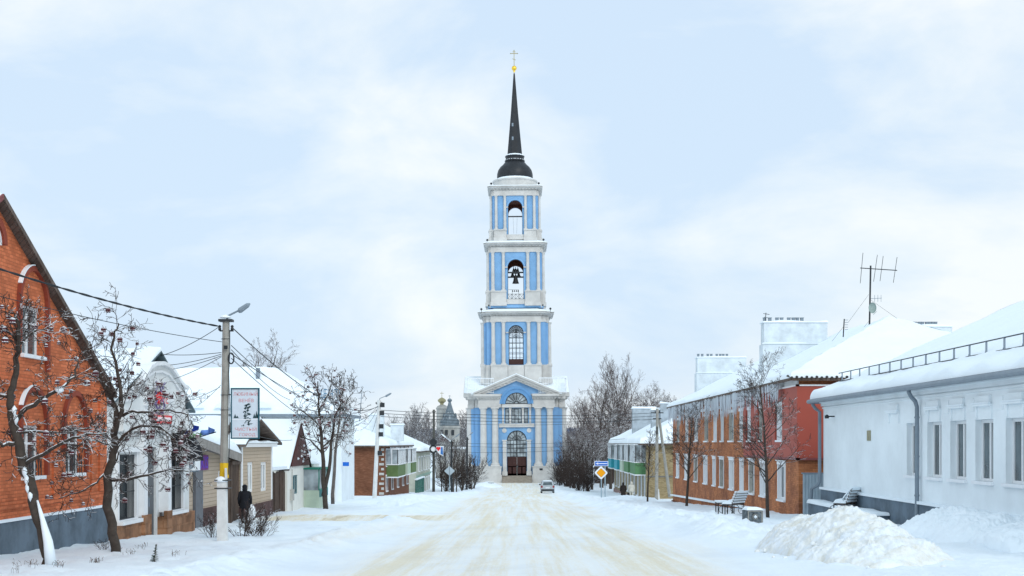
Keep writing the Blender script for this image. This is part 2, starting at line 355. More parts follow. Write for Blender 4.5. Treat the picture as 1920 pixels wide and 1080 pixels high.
def text(parent, name, s, o, ex, ey, width, height, m, n=None, dep=.01):
    cu = bpy.data.curves.new(name, 'FONT'); cu.body = s; cu.resolution_u = 2
    ob = bpy.data.objects.new(name, cu); COL.objects.link(ob); dg = bpy.context.evaluated_depsgraph_get()
    me = bpy.data.meshes.new_from_object(ob.evaluated_get(dg)); bpy.data.objects.remove(ob)
    xs = [v.co.x for v in me.vertices]; ys = [v.co.y for v in me.vertices]
    kx = width/(max(xs)-min(xs)); ky = height/(max(ys)-min(ys)); x0 = min(xs); y0 = min(ys)
    o = Vector(o); ex = Vector(ex); ey = Vector(ey); mb = MB()
    mb.v = [tuple(o+ex*((v.co.x-x0)*kx)+ey*((v.co.y-y0)*ky)) for v in me.vertices]; mb.f = [tuple(p.vertices) for p in me.polygons]
    return part(name, mb, m, parent)

# ---------------------------------------------------------------- ground
def interp(t, x):
    if x <= t[0][0]: return t[0][1]
    for (a, b), (c, d) in zip(t, t[1:]):
        if x <= c: k = (x-a)/(c-a); return b+(d-b)*k
    return t[-1][1]
DL = [(0, 1.65), (28, 2.57), (40, 2.95), (50, 3.3), (66, 3.55), (73, 3.7), (95, 4.1), (123, 4.9), (170, 6.25), (200, 6.75), (231, 6.93), (262, 7.0)]
DR = [(0, 1.35), (42, 2.64), (59, 3.2), (81, 3.9), (107, 4.75), (125, 5.4), (170, 6.35), (200, 6.75), (231, 6.93), (262, 7.0)]
FAR = [(262, 7.0), (330, 10), (450, 16), (700, 8), (1100, 0), (1500, -6), (2200, -10), (9000, -12)]
def sm(a, b, x): x = max(0, min(1, (x-a)/(b-a))); return x*x*(3-2*x)
def G0(X, Y):
    if Y > 262: return EYE-interp(FAR, Y)
    k = sm(-6, 6, X); return EYE-(interp(DL, Y)*(1-k)+interp(DR, Y)*k)
def G(X, Y):
    z = G0(X, Y)
    if Y > 262 or Y < 8 or abs(X) > 40: return z
    drive = sm(57, 59.5, Y)*(1-sm(65.5, 68, Y))*(1-sm(-4, -3, X)); cross = sm(158, 164, Y)*(1-sm(178, 186, Y))
    fade = (1-.85*drive)*(1-.85*cross)*(1-.8*(1-sm(29, 33, Y))*sm(3, 4.5, X))
    wob = nz3(X*.1, Y*.08, 0)*1.0
    bl = math.exp(-((X+5.6+wob)/.75)**2)*.30; br = math.exp(-((X-5.4+wob)/.8)**2)*.32+math.exp(-((X-7.2+wob*2)/1.0)**2)*.16
    lump = abs(nz3(X, Y, 3, 1.4))*.6+abs(nz3(X, Y, 9, 3.1))*.4+abs(nz3(X, Y, 5, 7))*.18
    z += (bl*(.55+lump)+br*(.55+1.1*lump))*fade
    zone = sm(4.3, 5.6, abs(X))
    rz = sm(4.5, 5.5, X)*(1-sm(8.5, 10, X))
    z += zone*(nz3(X, Y, 0, .5)*.08+nz3(X, Y, 1, 1.6)*.05+nz3(X, Y, 2, 4.5)*.028)+rz*(lump-.15)*.28*fade
    # trodden foot prints along the pavements
    fp = max(0, nz3(X*2.6, Y*1.4, 7)-.25)*.16*(sm(6.6, 7.4, abs(X))*(1-sm(10.5, 11.3, abs(X)))); z -= fp
    road = 1-sm(3.6, 4.8, abs(X))
    z += road*(nz3(X*2.6, Y*.12, 4)*.028+nz3(X*6, Y*.5, 4)*.016+nz3(X*3, Y*3, 4)*.012-.03)
    return z
ys = [-30, -10, 0, 8]; y = 14.
while y < 262: ys.append(y); y += max(.07, y*.0042)
ys += [262, 266, 272, 280, 290, 305, 325, 350, 400, 450, 550, 700, 900, 1200, 1600, 2200, 3200, 5000, 9000]
xs = [-12.5+i*.11 for i in range(int(25/.11)+1)]
xs = [-6000, -3000, -1500, -800, -400, -200, -120, -80, -60, -45, -38, -32, -28, -24, -21, -19, -17, -15.5, -14.5, -13.6, -13]+xs+[13, 13.6, 14.5, 15.5, 17, 19, 21, 24, 28, 32, 38, 45, 60, 80, 120, 200, 400, 800, 1500, 3000, 6000]
g = MB(); nx = len(xs); dirt = []
for Y in ys:
    for X in xs:
        g.v.append((X, Y, G(X, Y)))
        wob = nz3(X*.25, Y*.12, 11)*.9
        hw = interp([(14, 3.7), (30, 3.9), (60, 4.3), (120, 4.6), (262, 4.6)], Y)
        d = 1-sm(hw-1.3, hw+.6, abs(X+.0)+wob)
        dr = sm(58, 60, Y+wob)*(1-sm(64, 66.5, Y+wob))*(1-sm(-5, -2, X))*sm(-13, -10, X)
        lf = sm(30, 36, Y)*(1-sm(50, 60, Y))*math.exp(-((X+5.0-(Y-45)*.03)/.6)**2)*.7
        dirt.append(min(1, d*.75+dr*1.25+lf*.6))
for j in range(len(ys)-1):
    for i in range(nx-1): a = j*nx+i; g.f.append((a, a+1, a+1+nx, a+nx))
def groundmat():
    m = bpy.data.materials.new('packed_snow_ground'); m.use_nodes = True; t = m.node_tree; b = t.nodes['Principled BSDF']; L = t.links.new
    b.inputs['Roughness'].default_value = .75; b.inputs['Specular IOR Level'].default_value = .25
    at = N(t, 'ShaderNodeAttribute', attribute_name='dirt'); tc = N(t, 'ShaderNodeTexCoord')
    def ns(scale, map_, det=6, ro=.6):
        mp = N(t, 'ShaderNodeMapping'); mp.inputs['Scale'].default_value = map_; L(tc.outputs['Object'], mp.inputs[0])
        n = N(t, 'ShaderNodeTexNoise'); n.inputs['Scale'].default_value = scale; n.inputs['Detail'].default_value = det; n.inputs['Roughness'].default_value = ro; L(mp.outputs[0], n.inputs[0]); return n.outputs[0]
    s1 = ns(1, (3.2, .045, 1), 5, .7); s2 = ns(1, (13, 2.2, 1), 8, .9); s3 = ns(1, (.9, .03, 1))
    def mth(op, a, b, c=None):
        n = N(t, 'ShaderNodeMath', operation=op)
        for i, x in enumerate((a, b, c)):
            if x is None: continue
            if isinstance(x, (int, float)): n.inputs[i].default_value = x
            else: L(x, n.inputs[i])
        return n.outputs[0]
    q = mth('ADD', mth('MULTIPLY', s1, .45), mth('ADD', mth('MULTIPLY', s2, .35), mth('MULTIPLY', s3, .35)))
    mr = N(t, 'ShaderNodeMapRange'); L(q, mr.inputs[0]); mr.inputs[1].default_value = .50; mr.inputs[2].default_value = .66
    f = mth('MULTIPLY', mth('MULTIPLY_ADD', mr.outputs[0], .62, .32), at.outputs['Fac'])
    cr = N(t, 'ShaderNodeValToRGB'); L(f, cr.inputs[0]); E = cr.color_ramp.elements
    E[0].position = 0; E[0].color = (.83, .90, .95, 1); E[1].position = 1; E[1].color = (.58, .49, .36, 1)
    x = E.new(.35); x.color = (.84, .85, .82, 1); x = E.new(.7); x.color = (.78, .72, .57, 1)
    # slight age mottling of the snow
    a2 = ns(1, (.5, .35, 1), 5); mx = N(t, 'ShaderNodeMix', data_type='RGBA', blend_type='MULTIPLY'); mx.inputs[0].default_value = 1
    c2 = N(t, 'ShaderNodeValToRGB'); L(a2, c2.inputs[0]); c2.color_ramp.elements[0].position = .35; c2.color_ramp.elements[0].color = (.93, .94, .96, 1); c2.color_ramp.elements[1].color = (1, 1, 1, 1); c2.color_ramp.elements[1].position = .55
    L(cr.outputs[0], mx.inputs[6]); L(c2.outputs[0], mx.inputs[7]); L(mx.outputs[2], b.inputs['Base Color'])
    bp = N(t, 'ShaderNodeBump'); bp.inputs['Strength'].default_value = .8; bp.inputs['Distance'].default_value = .06
    L(ns(1, (8, 6, 8), 8, .75), bp.inputs['Height']); L(bp.outputs[0], b.inputs['Normal']); return m
go = part('ground', g, groundmat(), smooth=True); tag(go, kind='structure')
at = go.data.attributes.new('dirt', 'FLOAT', 'POINT'); at.data.foreach_set('value', dirt)

# ---------------------------------------------------------------- snow heaps
def heap(name, label, cx, cy, rx, ry, h, seed, m='oldsnow', lump=.35, n=90, cone=False):
    mb = MB(); N_ = n
    for j in range(N_+1):
        for i in range(N_+1):
            a = -1+2*i/N_; b = -1+2*j/N_; X = cx+a*rx; Y = cy+b*ry
            r = hypot(a, b)+nz3(X, Y, seed, .7)*.25; e = max(0, 1-r); hh = h*((1-(1-min(1, e*1.02))**1.6) if not cone else (e**1.15)*.8+.2*sm(0, .5, e))
            l = (abs(nz3(X, Y, seed, 2.0))*.5+abs(nz3(X+4, Y, seed, 4.6))*.38+abs(nz3(X+4, Y, seed, 9))*.3+abs(nz3(X+4, Y, seed, 17))*.14)*lump*min(1, e*4)
            z = G0(X, Y)+hh+l-.04-max(0, r-.85)*.9-max(0, max(abs(a), abs(b))-.9)*9
            mb.v.append((X+nz3(X, Y, hh, 3)*.06, Y+nz3(Y, X, hh, 3)*.06, z))
    for j in range(N_):
        for i in range(N_): a = j*(N_+1)+i; mb.f.append((a, a+1, a+N_+2, a+N_+1))
    return tag(part(name, mb, m, loc=(cx, cy, G0(cx, cy)), smooth=True), label, 'snow heap')
heap('snow_pile', 'tall lumpy heap of yellowish ploughed snow at the lower right', 6.15, 25.6, 1.52, 4.9, .95, 3, lump=.22, n=190, cone=True)
heap('snow_pile', 'low rounded white snowbank against the slate plinth of the white building', 11.0, 32.6, 1.5, 3.6, .74, 8, 'snow', .24, 120)
heap('snow_pile', 'far right end of the white snowbank running out of the picture edge', 11.3, 28.4, 1.5, 3.4, .55, 12, 'snow', .24, 80)
heap('snow_pile', 'small white mound of cleared snow beside the green-balconied brown house', -7.0, 88, 2.2, 9, .5, 5, 'snow', .3, 60)
heap('snow_pile', 'low snow mound by the foot of the yellow diamond sign', 9.5, 117, 3.0, 9, .42, 6, 'snow', .3, 60)
heap('snow_pile', 'snow mound beside the grey block left of the tower steps', -4.6, 205, 2.5, 5, .5, 9, 'snow', .3, 40)
b = MB()
for k in range(90):
    a = R.uniform(0, 6.28); rr = R.uniform(.2, 1.0); cx = 6.15+cos(a)*rr*1.6; cy = 25+sin(a)*rr*4.2; s = R.uniform(.015, .06)
    z = G0(cx, cy)+max(0, .9*(1-rr)-.08)+.02
    b.lathe((cx, cy, z), [(.001, -s), (s*.8, -s*.5), (s, 0), (s*.7, s*.6), (.001, s*.8)], 7, 1, R.uniform(.7, 1.2), R.random())
tag(part('snow_clods', b, 'oldsnow', loc=(6.9, 25.6, 0)), 'loose broken clods strewn over the yellowish snow heap', 'snow clods', kind='stuff')

# ================================================================ BELL TOWER
YC = 239.6; XC = -.23
def zt(y, half): return EYE+(830-y)*(YC-half)/2500
ZB = zt(905, 8.6)
tw = thing('bell_tower', 'tall blue and white tiered bell tower with black spire at the end of the street', 'bell tower', (XC, YC, ZB))
SD = [lambda u, z, d: (XC+u, YC-d, z), lambda u, z, d: (XC+d, YC+u, z), lambda u, z, d: (XC-u, YC+d, z), lambda u, z, d: (XC-d, YC-u, z)]
def crossp(mb, a, c, h, z0, z1, o0=0, o1=None, cap=True):
    o1 = o0 if o1 is None else o1
    def pts(o, z):
        A, C, H = a+o, c+o, h+o
        q = [(A, -H), (A, -C), (C, -C), (C, -A), (H, -A)]
        r = []
        for k in range(4):
            for x, y in q[:1]+q[1:]:
                for _ in range(k): x, y = -y, x
                r.append((XC+x, YC+y, z))
        return r
    n = len(mb.v); p0, p1 = pts(o0, z0), pts(o1, z1); k = len(p0); mb.v += p0+p1
    for i in range(k): j = (i+1) % k; mb.f.append((n+i, n+j, n+k+j, n+k+i))
    if cap: mb.f.append(tuple(range(n+k-1, n-1, -1))); mb.f.append(tuple(range(n+k, n+2*k)))
def crosswall(mb, a, c, h, z0, z1):      # the prism sides without the four arm fronts
    for S in SD:
        mb.quad(S(a, z0, h), S(a, z0, c), S(a, z1, c), S(a, z1, h)); mb.quad(S(-a, z0, h), S(-a, z0, c), S(-a, z1, c), S(-a, z1, h))
        mb.quad(S(a, z0, c), S(c, z0, c), S(c, z1, c), S(a, z1, c)); mb.quad(S(-a, z0, c), S(-c, z0, c), S(-c, z1, c), S(-a, z1, c))
def archwall(mb, S, U, z0, z1, d, r, zb, zs, n=14):
    mb.quad(S(-U, z0, d), S(-r, z0, d), S(-r, z1, d), S(-U, z1, d)); mb.quad(S(r, z0, d), S(U, z0, d), S(U, z1, d), S(r, z1, d))
    if zb > z0: mb.quad(S(-r, z0, d), S(r, z0, d), S(r, zb, d), S(-r, zb, d))
    for i in range(n):
        a, b = pi*i/n, pi*(i+1)/n
        mb.quad(S(r*cos(a), zs+r*sin(a), d), S(r*cos(a), z1, d), S(r*cos(b), z1, d), S(r*cos(b), zs+r*sin(b), d))
def archreveal(mb, S, r, zb, zs, d0, d1, n=14):
    pl = [(r, zb)]+[(r*cos(pi*i/n), zs+r*sin(pi*i/n)) for i in range(n+1)]+[(-r, zb)]
    for (u0, v0), (u1, v1) in zip(pl, pl[1:]): mb.quad(S(u0, v0, d0), S(u1, v1, d0), S(u1, v1, d1), S(u0, v0, d1))
    mb.quad(S(r, zb, d0), S(-r, zb, d0), S(-r, zb, d1), S(r, zb, d1))
def columnmesh(r, H, cap=1.0):
    mb = MB(); c = r*.9
    mb.box(-r*1.35, r*1.35, -r*1.35, r*1.35, 0, r*.45)
    mb.lathe((0, 0, 0), [(r*1.28, r*.45), (r*1.32, r*.7), (r*1.15, r*.85), (r*1.05, r*1.0), (r, r*1.2), (r*.98, H*.4), (r*.88, H-r*1.4), (r*.95, H-r*1.35), (r*.88, H-r*1.25), (r*1.0, H-r*.6), (r*1.15, H-r*.35)], 14)
    mb.box(-r*1.22, r*1.22, -r*1.22, r*1.22, H-r*.35, H)
    me = bpy.data.meshes.new('column'); me.from_pydata(mb.v, [], mb.f); me.materials.append(M['twhite']); return me
def columns(us, d, z, me):
    for S in SD:
        for u in us:
            p = S(u, z, d); inst('column', me, tw, p)
def entab(a, c, h, z0, z1, ov, snow=.5, dent=True, cols=None):
    """architrave, frieze and stepped cornice"""
    H = z1-z0; mb = MB()
    st = [(0, .25, .10, .10), (.25, .62, .04, .04), (.62, .70, .15, .15), (.70, .82, .2, ov*.7), (.82, .95, ov*.9, ov), (.95, 1, ov*1.05, ov*1.05)]
    for f0, f1, o0, o1 in st: crossp(mb, a, c, h, z0+H*f0, z0+H*f1-(.06 if f0 in (.25, .82) else 0), o0, o1)
    if dent:
        for S in SD:
            n = int((a+.1)*2/.55)
            for i in range(n+1):
                u = -a+2*a*i/n; mb.fbox(S, u-.13, u+.13, z0+H*.625, z0+H*.72, h+.14, h+.42)
    e = part('entablature', mb, 'twhite', tw)
    s = MB(); crossp(s, a, c, h, z1+.004, z1+.1, ov*1.0, ov*.95); crossp(s, a, c, h, z1+.1, z1+snow, ov*.95, -.6); part('snow_cover', s, 'snow', e, smooth=False)
    return e
# --- tier 1
h1, a1, c1 = 8.2, 6.45, 7.2
z_ped, z_col, z_ent = zt(874, 8.6), zt(763.5, 8.6), zt(738.5, 8.6)
pd = MB()
for S in SD:                                # pedestals flank the portal
    for sgn in (-1, 1):
        u0, u1 = sorted((sgn*2.62, sgn*(a1+.22)))
        pd.fbox(S, u0, u1, ZB-1.5, zt(890, 8.6), c1-.5, h1+.75); pd.fbox(S, u0+.1, u1-.1, zt(890, 8.6), z_ped-.25, c1-.5, h1+.6); pd.fbox(S, u0+.02, u1-.02, z_ped-.25, z_ped, c1-.5, h1+.7)
pd.box(XC-c1-.1, XC+c1+.1, YC-c1-.1, YC+c1+.1, ZB-1.5, z_ped-.02)
part('pedestal', pd, 'twhite', tw)
zd0 = zt(892, 8.6); rd = 1.72; zds = zt(825.5, 8.6)
wl = MB(); crosswall(wl, a1, c1, h1-.5, z_ped-.1, z_ent)
for S in SD:
    # side strips between the paired columns sit flush, the middle bay is set back
    for sgn in (-1, 1):
        u0, u1 = sorted((sgn*3.1, sgn*(a1-.02))); wl.fbox(S, u0, u1, z_ped, z_col, h1-.9, h1-.25)
    D = h1-.55; ztop = zt(801, 8.6)
    archwall(wl, S, 3.1, zd0-.2, ztop, D, rd, zd0-.2, zds); archreveal(wl, S, rd, zd0-.2, zds, D, D-.5)
    zw0, zw1 = zt(793.5, 8.6), zt(765, 8.6)
    F = (lambda S, D: (lambda u, v, d: S(u, v, D-d)))(S, D)
    wall(wl, F, -3.1, 3.1, ztop, z_col, [(-.9, .9, zw0, zw1), (-2.0, -1.3, zw0, zw1), (1.3, 2.0, zw0, zw1)], .35)
part('tier_wall', wl, 'tblue', tw)
for ki, S in enumerate(SD):
    D = h1-.55
    t = MB()
    t.fbox(S, -3.09, 3.09, zt(801, 8.6), zt(794, 8.6), D, D+.35)             # string course
    t.fbox(S, -2.6, 2.6, z_col-.02, zt(757.5, 8.6), D, h1+.05)
    for u in (-2.35, -1.1, 1.1, 2.35): t.fbox(S, u-.17, u+.17, zt(793.5, 8.6), z_col-.02, D, D+.2); t.fbox(S, u-.22, u+.22, z_col-.4, z_col-.03, D, D+.26)
    for sg in (-1, 1):
        u0, u1 = sorted((sg*1.78, sg*2.45)); t.fbox(S, u0, u1, zt(885, 8.6), zt(827, 8.6), D, D+.45)
        t.fbox(S, u0-.08, u1+.08, zt(827, 8.6), zt(824.5, 8.6), D, D+.55); t.fbox(S, u0-.12, u1+.12, zd0-.1, zt(884, 8.6), D, D+.6)
    part('portal_trim', t, 'twhite', tw)
    for sg in (-1, 1):
        t = MB(); t.disc(S, sg*2.15, zt(807, 8.6), .4, D+.005, D+.12); part('roundel', t, 'twhite', tw)
    # arched fan-light in a blue arch that breaks the entablature
    zf = zt(757, 8.6)
    t = MB(); t.ring(S, 0, zf, 1.95, 2.75, h1-.3, h1+.18, 20); t.ring(S, 0, zf, 2.55, 2.95, h1-.3, h1+.3, 20, ry=1.02)
    for sg in (-1, 1): t.disc(S, sg*3.0, zf+.65, .62, h1-.3, h1+.1, 12)
    part('fanlight_arch', t, mat('deep_blue_plaster', (.14, .32, .58), .85, .06, .5, .1), tw)
    fr = MB(); fr.ring(S, 0, zf, 1.85, 1.97, h1-.25, h1+.06, 20); fr.ring(S, 0, zf, .35, .47, h1-.25, h1+.02, 12)
    for i in range(1, 8): a = pi*i/8; fr.prism([(cos(a)*.4-sin(a)*.045, zf+sin(a)*.4+cos(a)*.045), (cos(a)*.4+sin(a)*.045, zf+sin(a)*.4-cos(a)*.045), (cos(a)*1.9+sin(a)*.045, zf+sin(a)*1.9-cos(a)*.045), (cos(a)*1.9-sin(a)*.045, zf+sin(a)*1.9+cos(a)*.045)], S, h1-.2, h1)
    fr.fbox(S, -1.95, 1.95, zf, zf+.1, h1-.25, h1+.04)
    wo = part('window', fr, 'darkmetal', tw); pn = MB(); pn.disc(S, 0, zf, 1.9, h1-.24, h1-.1, 20, 0, pi); part('pane', pn, 'curtain', wo)
    Fd = (lambda S, D: (lambda u, v, d: S(u, v, D-d)))(S, D)
    for u0, u1, ml in ((-.9, .9, 2), (-2.0, -1.3, 0), (1.3, 2.0, 0)):
        wn = window(tw, Fd, u0, u1, zt(793.5, 8.6), zt(765, 8.6), .12, ml, zt(779, 8.6), 'darkmetal', 'curtain', False, .09)
        x = MB()
        for q in (786, 772): x.fbox(Fd, u0, u1, zt(q, 8.6)-.03, zt(q, 8.6)+.03, .11, .17)
        part('glazing_bar', x, 'darkmetal', wn)
    # door and glazed arch
    zdo = zt(857, 8.6); dd = D-.35
    x = MB(); x.fbox(S, -rd+.02, -.02, zd0, zdo, dd-.1, dd); x.fbox(S, .02, rd-.02, zd0, zdo, dd-.1, dd)
    for u in (-1.25, -.45, .45, 1.25):
        for q0, q1 in ((888, 876), (873, 861)): x.fbox(S, u-.3, u+.3, zt(q0, 8.6), zt(q1, 8.6), dd, dd+.05)
    dr = part('door', x, 'door', tw)
    x = MB(); x.tube([S(.12, (zd0+zdo)/2-.15, dd+.1), S(.12, (zd0+zdo)/2+.15, dd+.1)], .025, 6); part('handle', x, 'grey', dr)
    x = MB()
    for u in (-1.1, -.55, .55, 1.1): x.fbox(S, u-.03, u+.03, zdo, zds, dd-.06, dd)
    x.fbox(S, -.09, .09, zdo, zds+1.6, dd-.08, dd+.03)
    for v in (zdo+.05, zdo+.75, zdo+1.5, zdo+2.2, zds): x.fbox(S, -rd, rd, v-.04, v+.04, dd-.05, dd+.01)
    x.ring(S, 0, zds, rd-.14, rd+.02, dd-.08, dd+.04, 16); x.ring(S, 0, zds, .75, .83, dd-.06, dd+.01, 12)
    for i in range(1, 8): a = pi*i/8; x.prism([(cos(a)*.1-sin(a)*.03, zds+sin(a)*.1+cos(a)*.03), (cos(a)*.1+sin(a)*.03, zds+sin(a)*.1-cos(a)*.03), (cos(a)*1.68+sin(a)*.03, zds+sin(a)*1.68-cos(a)*.03), (cos(a)*1.68-sin(a)*.03, zds+sin(a)*1.68+cos(a)*.03)], S, dd-.05, dd)
    wo = part('window', x, 'darkmetal', tw)
    x = MB(); x.prism([(rd, zdo), (rd, zds)]+[(rd*cos(pi*i/16), zds+rd*sin(pi*i/16)) for i in range(1, 16)]+[(-rd, zds), (-rd, zdo)], S, dd-.1, dd-.07); part('pane', x, 'curtain', wo)
    st = MB()
    for k in range(7): st.fbox(S, -2.58, 2.58, ZB-.6, ZB+(zd0-ZB)*(7-k)/7, D-.6, h1+.35+.3*(k-1) if k else h1+.05)
    part('steps', st, 'stone', tw)
columns((-5.77, -3.75, 3.75, 5.77), h1, z_ped, columnmesh(.58, z_col-z_ped))
# entablature of tier 1, broken in the middle of each front
mb = MB(); H = z_ent-z_col; hs = h1-.45; crossp(mb, a1, c1, hs, z_col, z_ent, .02)
for S in SD:
    for sg in (-1, 1):
        for f0, f1, o in ((0, .26, .25), (.26, .6, .18), (.6, .7, .32), (.7, .82, .6), (.82, 1, .95)):
            u0, u1 = sorted((sg*(2.72), sg*(a1+o))); mb.fbox(S, u0, u1, z_col+H*f0, z_col+H*f1, hs-.3, h1+o+.1)
        for i in range(8): u = sg*(3.2+i*.5); mb.fbox(S, u-.12, u+.12, z_col+H*.62, z_col+H*.76, h1+.3, h1+.66)
mb2 = [(.6, .7, .3), (.7, .82, .55), (.82, 1, .8)]
for f0, f1, o in mb2: mb.box(XC-c1-o, XC+c1+o, YC-c1-o, YC+c1+o, z_col+H*f0+.002, z_col+H*f1-.002)
part('entablature', mb, 'twhite', tw)
zap = zt(702, 8.6)
for S in SD:
    W = a1+1.0; t = MB(); t.prism([(-W+.9, z_ent), (W-.9, z_ent), (0, zap-.6)], S, h1-1.5, h1-.2)
    pe = part('pediment', t, 'tblue', tw)
    t = MB()
    for sg in (-1, 1):
        for o, th0, th1 in ((1.0, 0, .26), (.7, -.42, .005), (.35, -.85, -.415)):
            t.prism([(sg*W, z_ent+th0), (0, zap-.25+th0), (0, zap-.25+th1), (sg*W, z_ent+th1)] if sg > 0 else [(sg*W, z_ent+th1), (0, zap-.25+th1), (0, zap-.25+th0), (sg*W, z_ent+th0)], S, h1-1.4, h1+o+(.003 if sg > 0 else 0))
        for i in range(1, 12):
            k = i/12.5; u = sg*W*(1-k); v = z_ent+(zap-.25-z_ent)*k-.55; t.fbox(S, u-.13, u+.13, v-.12, v+.1, h1, h1+.62)
    part('raking_cornice', t, 'twhite', pe)
    t = MB()
    for sg in (-1, 1): snowpatch(t, S(sg*W, z_ent+.27, h1+.95), S(sg*W, z_ent+.27, 5.2), S(0, zap+.02, 5.2), S(0, zap+.02, h1+.95), .12, fr=(1, 1, 0, 0), amp=.02)
    part('snow_cover', t, 'snow', pe, smooth=True)
z2b = zt(715, 6.2)
s = MB(); s.box(XC-c1-.75, XC+c1+.75, YC-c1-.75, YC+c1+.75, z_ent+.003, z_ent+.16); 
ar = [(-c1-.4, z_ent+.16)]
for i, (o, z) in enumerate(((.4, z_ent+.16), (-1.6, z2b+.1))): pass
n = len(s.v); o0, o1 = c1+.4, 5.0; z2b = z_ent+1.0
s.v += [(XC+x*o0, YC+y*o0, z_ent+.16) for x, y in ((-1, -1), (1, -1), (1, 1), (-1, 1))]+[(XC+x*o1, YC+y*o1, z2b+.05) for x, y in ((-1, -1), (1, -1), (1, 1), (-1, 1))]
s.f += [(n+i, n+(i+1) % 4, n+4+(i+1) % 4, n+4+i) for i in range(4)]+[(n+4, n+5, n+6, n+7)]
part('snow_cover', s, 'snow', tw)
for S in SD:                                  # roof railing with snow caught in it
    rl = MB()
    for sg in (-1, 1):
        u0, u1 = sorted((sg*(3.9), sg*(c1+1.55))); d = c1+1.4; zb_, zt_ = z_ent+.1, zt(709.5, 8.6)
        for v in (zb_+.15, zb_+.9, zb_+1.7, zt_): rl.fbox(S, u0, u1, v-.035, v+.035, d-.03, d+.03)
        k = 0; u = u0
        while u < u1: rl.fbox(S, u-.025, u+.025, zb_, zt_, d-.02, d+.02); u += .28
        rl.fbox(S, u0, u1, zt_+.03, zt_+.12, d-.08, d+.08)
    part('roof_railing', rl, 'sill', tw)
# --- tiers 2..4
def tier(h, a, c, yp0, yp1, yc1, ye, ov, colu, cr_, r, ysp, yb, xw, band=None, see=True, sn=.6):
    z0, zp, zc, ze = [zt(q, h+.3) for q in (yp0, yp1, yc1, ye)]
    zb, zs = zt(yb, h), zt(ysp, h)
    m = MB(); D = h+.05
    crossp(m, a, c, h-.35, z0-(2.2 if h > 5 else .6), zb-.02, .1); mm = MB()
    for S in SD:
        for sg in (-1, 1):
            u0, u1 = sorted((sg*(xw-.02), sg*(a+.12)))
            m.fbox(S, u0, u1, z0-.3, z0+.35, h-.6, h+.65); m.fbox(S, u0+.06, u1-.06, z0+.35, zp-.22, h-.6, h+.5); m.fbox(S, u0, u1, zp-.22, zp, h-.6, h+.62)
        if zb > zp-.1: m.fbox(S, -xw, xw, z0, zp-.1, h-.6, h+.3)
        else: m.fbox(S, -xw, xw, z0, zb, h-.6, h+.3)
    crosswall(m, a+.13, c+.13, h-.1, z0-.6, zp)
    part('pedestal', m, 'twhite', tw)
    w_ = MB(); crosswall(w_, a, c, h-.1, zp-.05, zc+.1)
    for S in SD:
        archwall(w_, S, a, min(zp, zb)-.05, zc+.1, h-.1, r, zb, zs); archreveal(w_, S, r, zb, zs, h-.1, h-.5)
    part('tier_wall', w_, 'tblue', tw)
    i_ = MB()
    for S in SD:
        archwall(i_, S, c-.3, zb-.05, zc+.05, h-.95, r-.02, zb, zs); archreveal(i_, S, r-.02, zb, zs, h-.5, h-.95)
    q = c; i_.quad(*[(XC+x*q, YC+y*q, zc-.35) for x, y in ((-1, -1), (1, -1), (1, 1), (-1, 1))])
    part('inner_vault', i_, 'tbrown', tw)
    t = MB()
    for S in SD:
        t.ring(S, 0, zs, r+.02, r+.32, h-.1, h+.02, 16)
        for sg in (-1, 1): u0, u1 = sorted((sg*r, sg*(r+.5))); t.fbox(S, u0, u1, zs-.12, zs+.12, h-.1, h+.14)
    part('arch_surround', t, 'tblue' if band is None else 'tblue', tw)
    t = MB()
    for S in SD:
        for sg in (-1, 1): u0, u1 = sorted((sg*r, sg*(r+.45))); t.fbox(S, u0, u1, zs-.1, zs+.1, h+.14, h+.2)
    part('impost', t, 'twhite', tw)
    entab(a, c, h, zc, ze, ov, sn)
    columns([s_*u for u in colu for s_ in (-1, 1)], h+.12, zp, columnmesh(cr_, zc-zp))
    if band:
        t = MB(); crossp(t, a, c, h, zt(band[0], h), zt(band[1], h), .12); part('blue_band', t, 'tblue', tw)
    return z0, zp, zc, ze, zb, zs
T2 = tier(5.75, 4.4, 5.15, 714, 683.5, 603, 584, .95, (2.2, 4.0), .35, 1.31, 623.5, 684, 1.45)
T3 = tier(4.75, 4.3, 4.5, 570, 545, 472, 455, .85, (2.15, 4.0), .30, 1.41, 501, 561, 1.6, band=(577, 570.5))
T4 = tier(4.15, 3.7, 3.95, 449, 430, 366, 348.5, .7, (1.82, 3.36), .26, 1.27, 388.5, 440, 1.5, sn=.35)
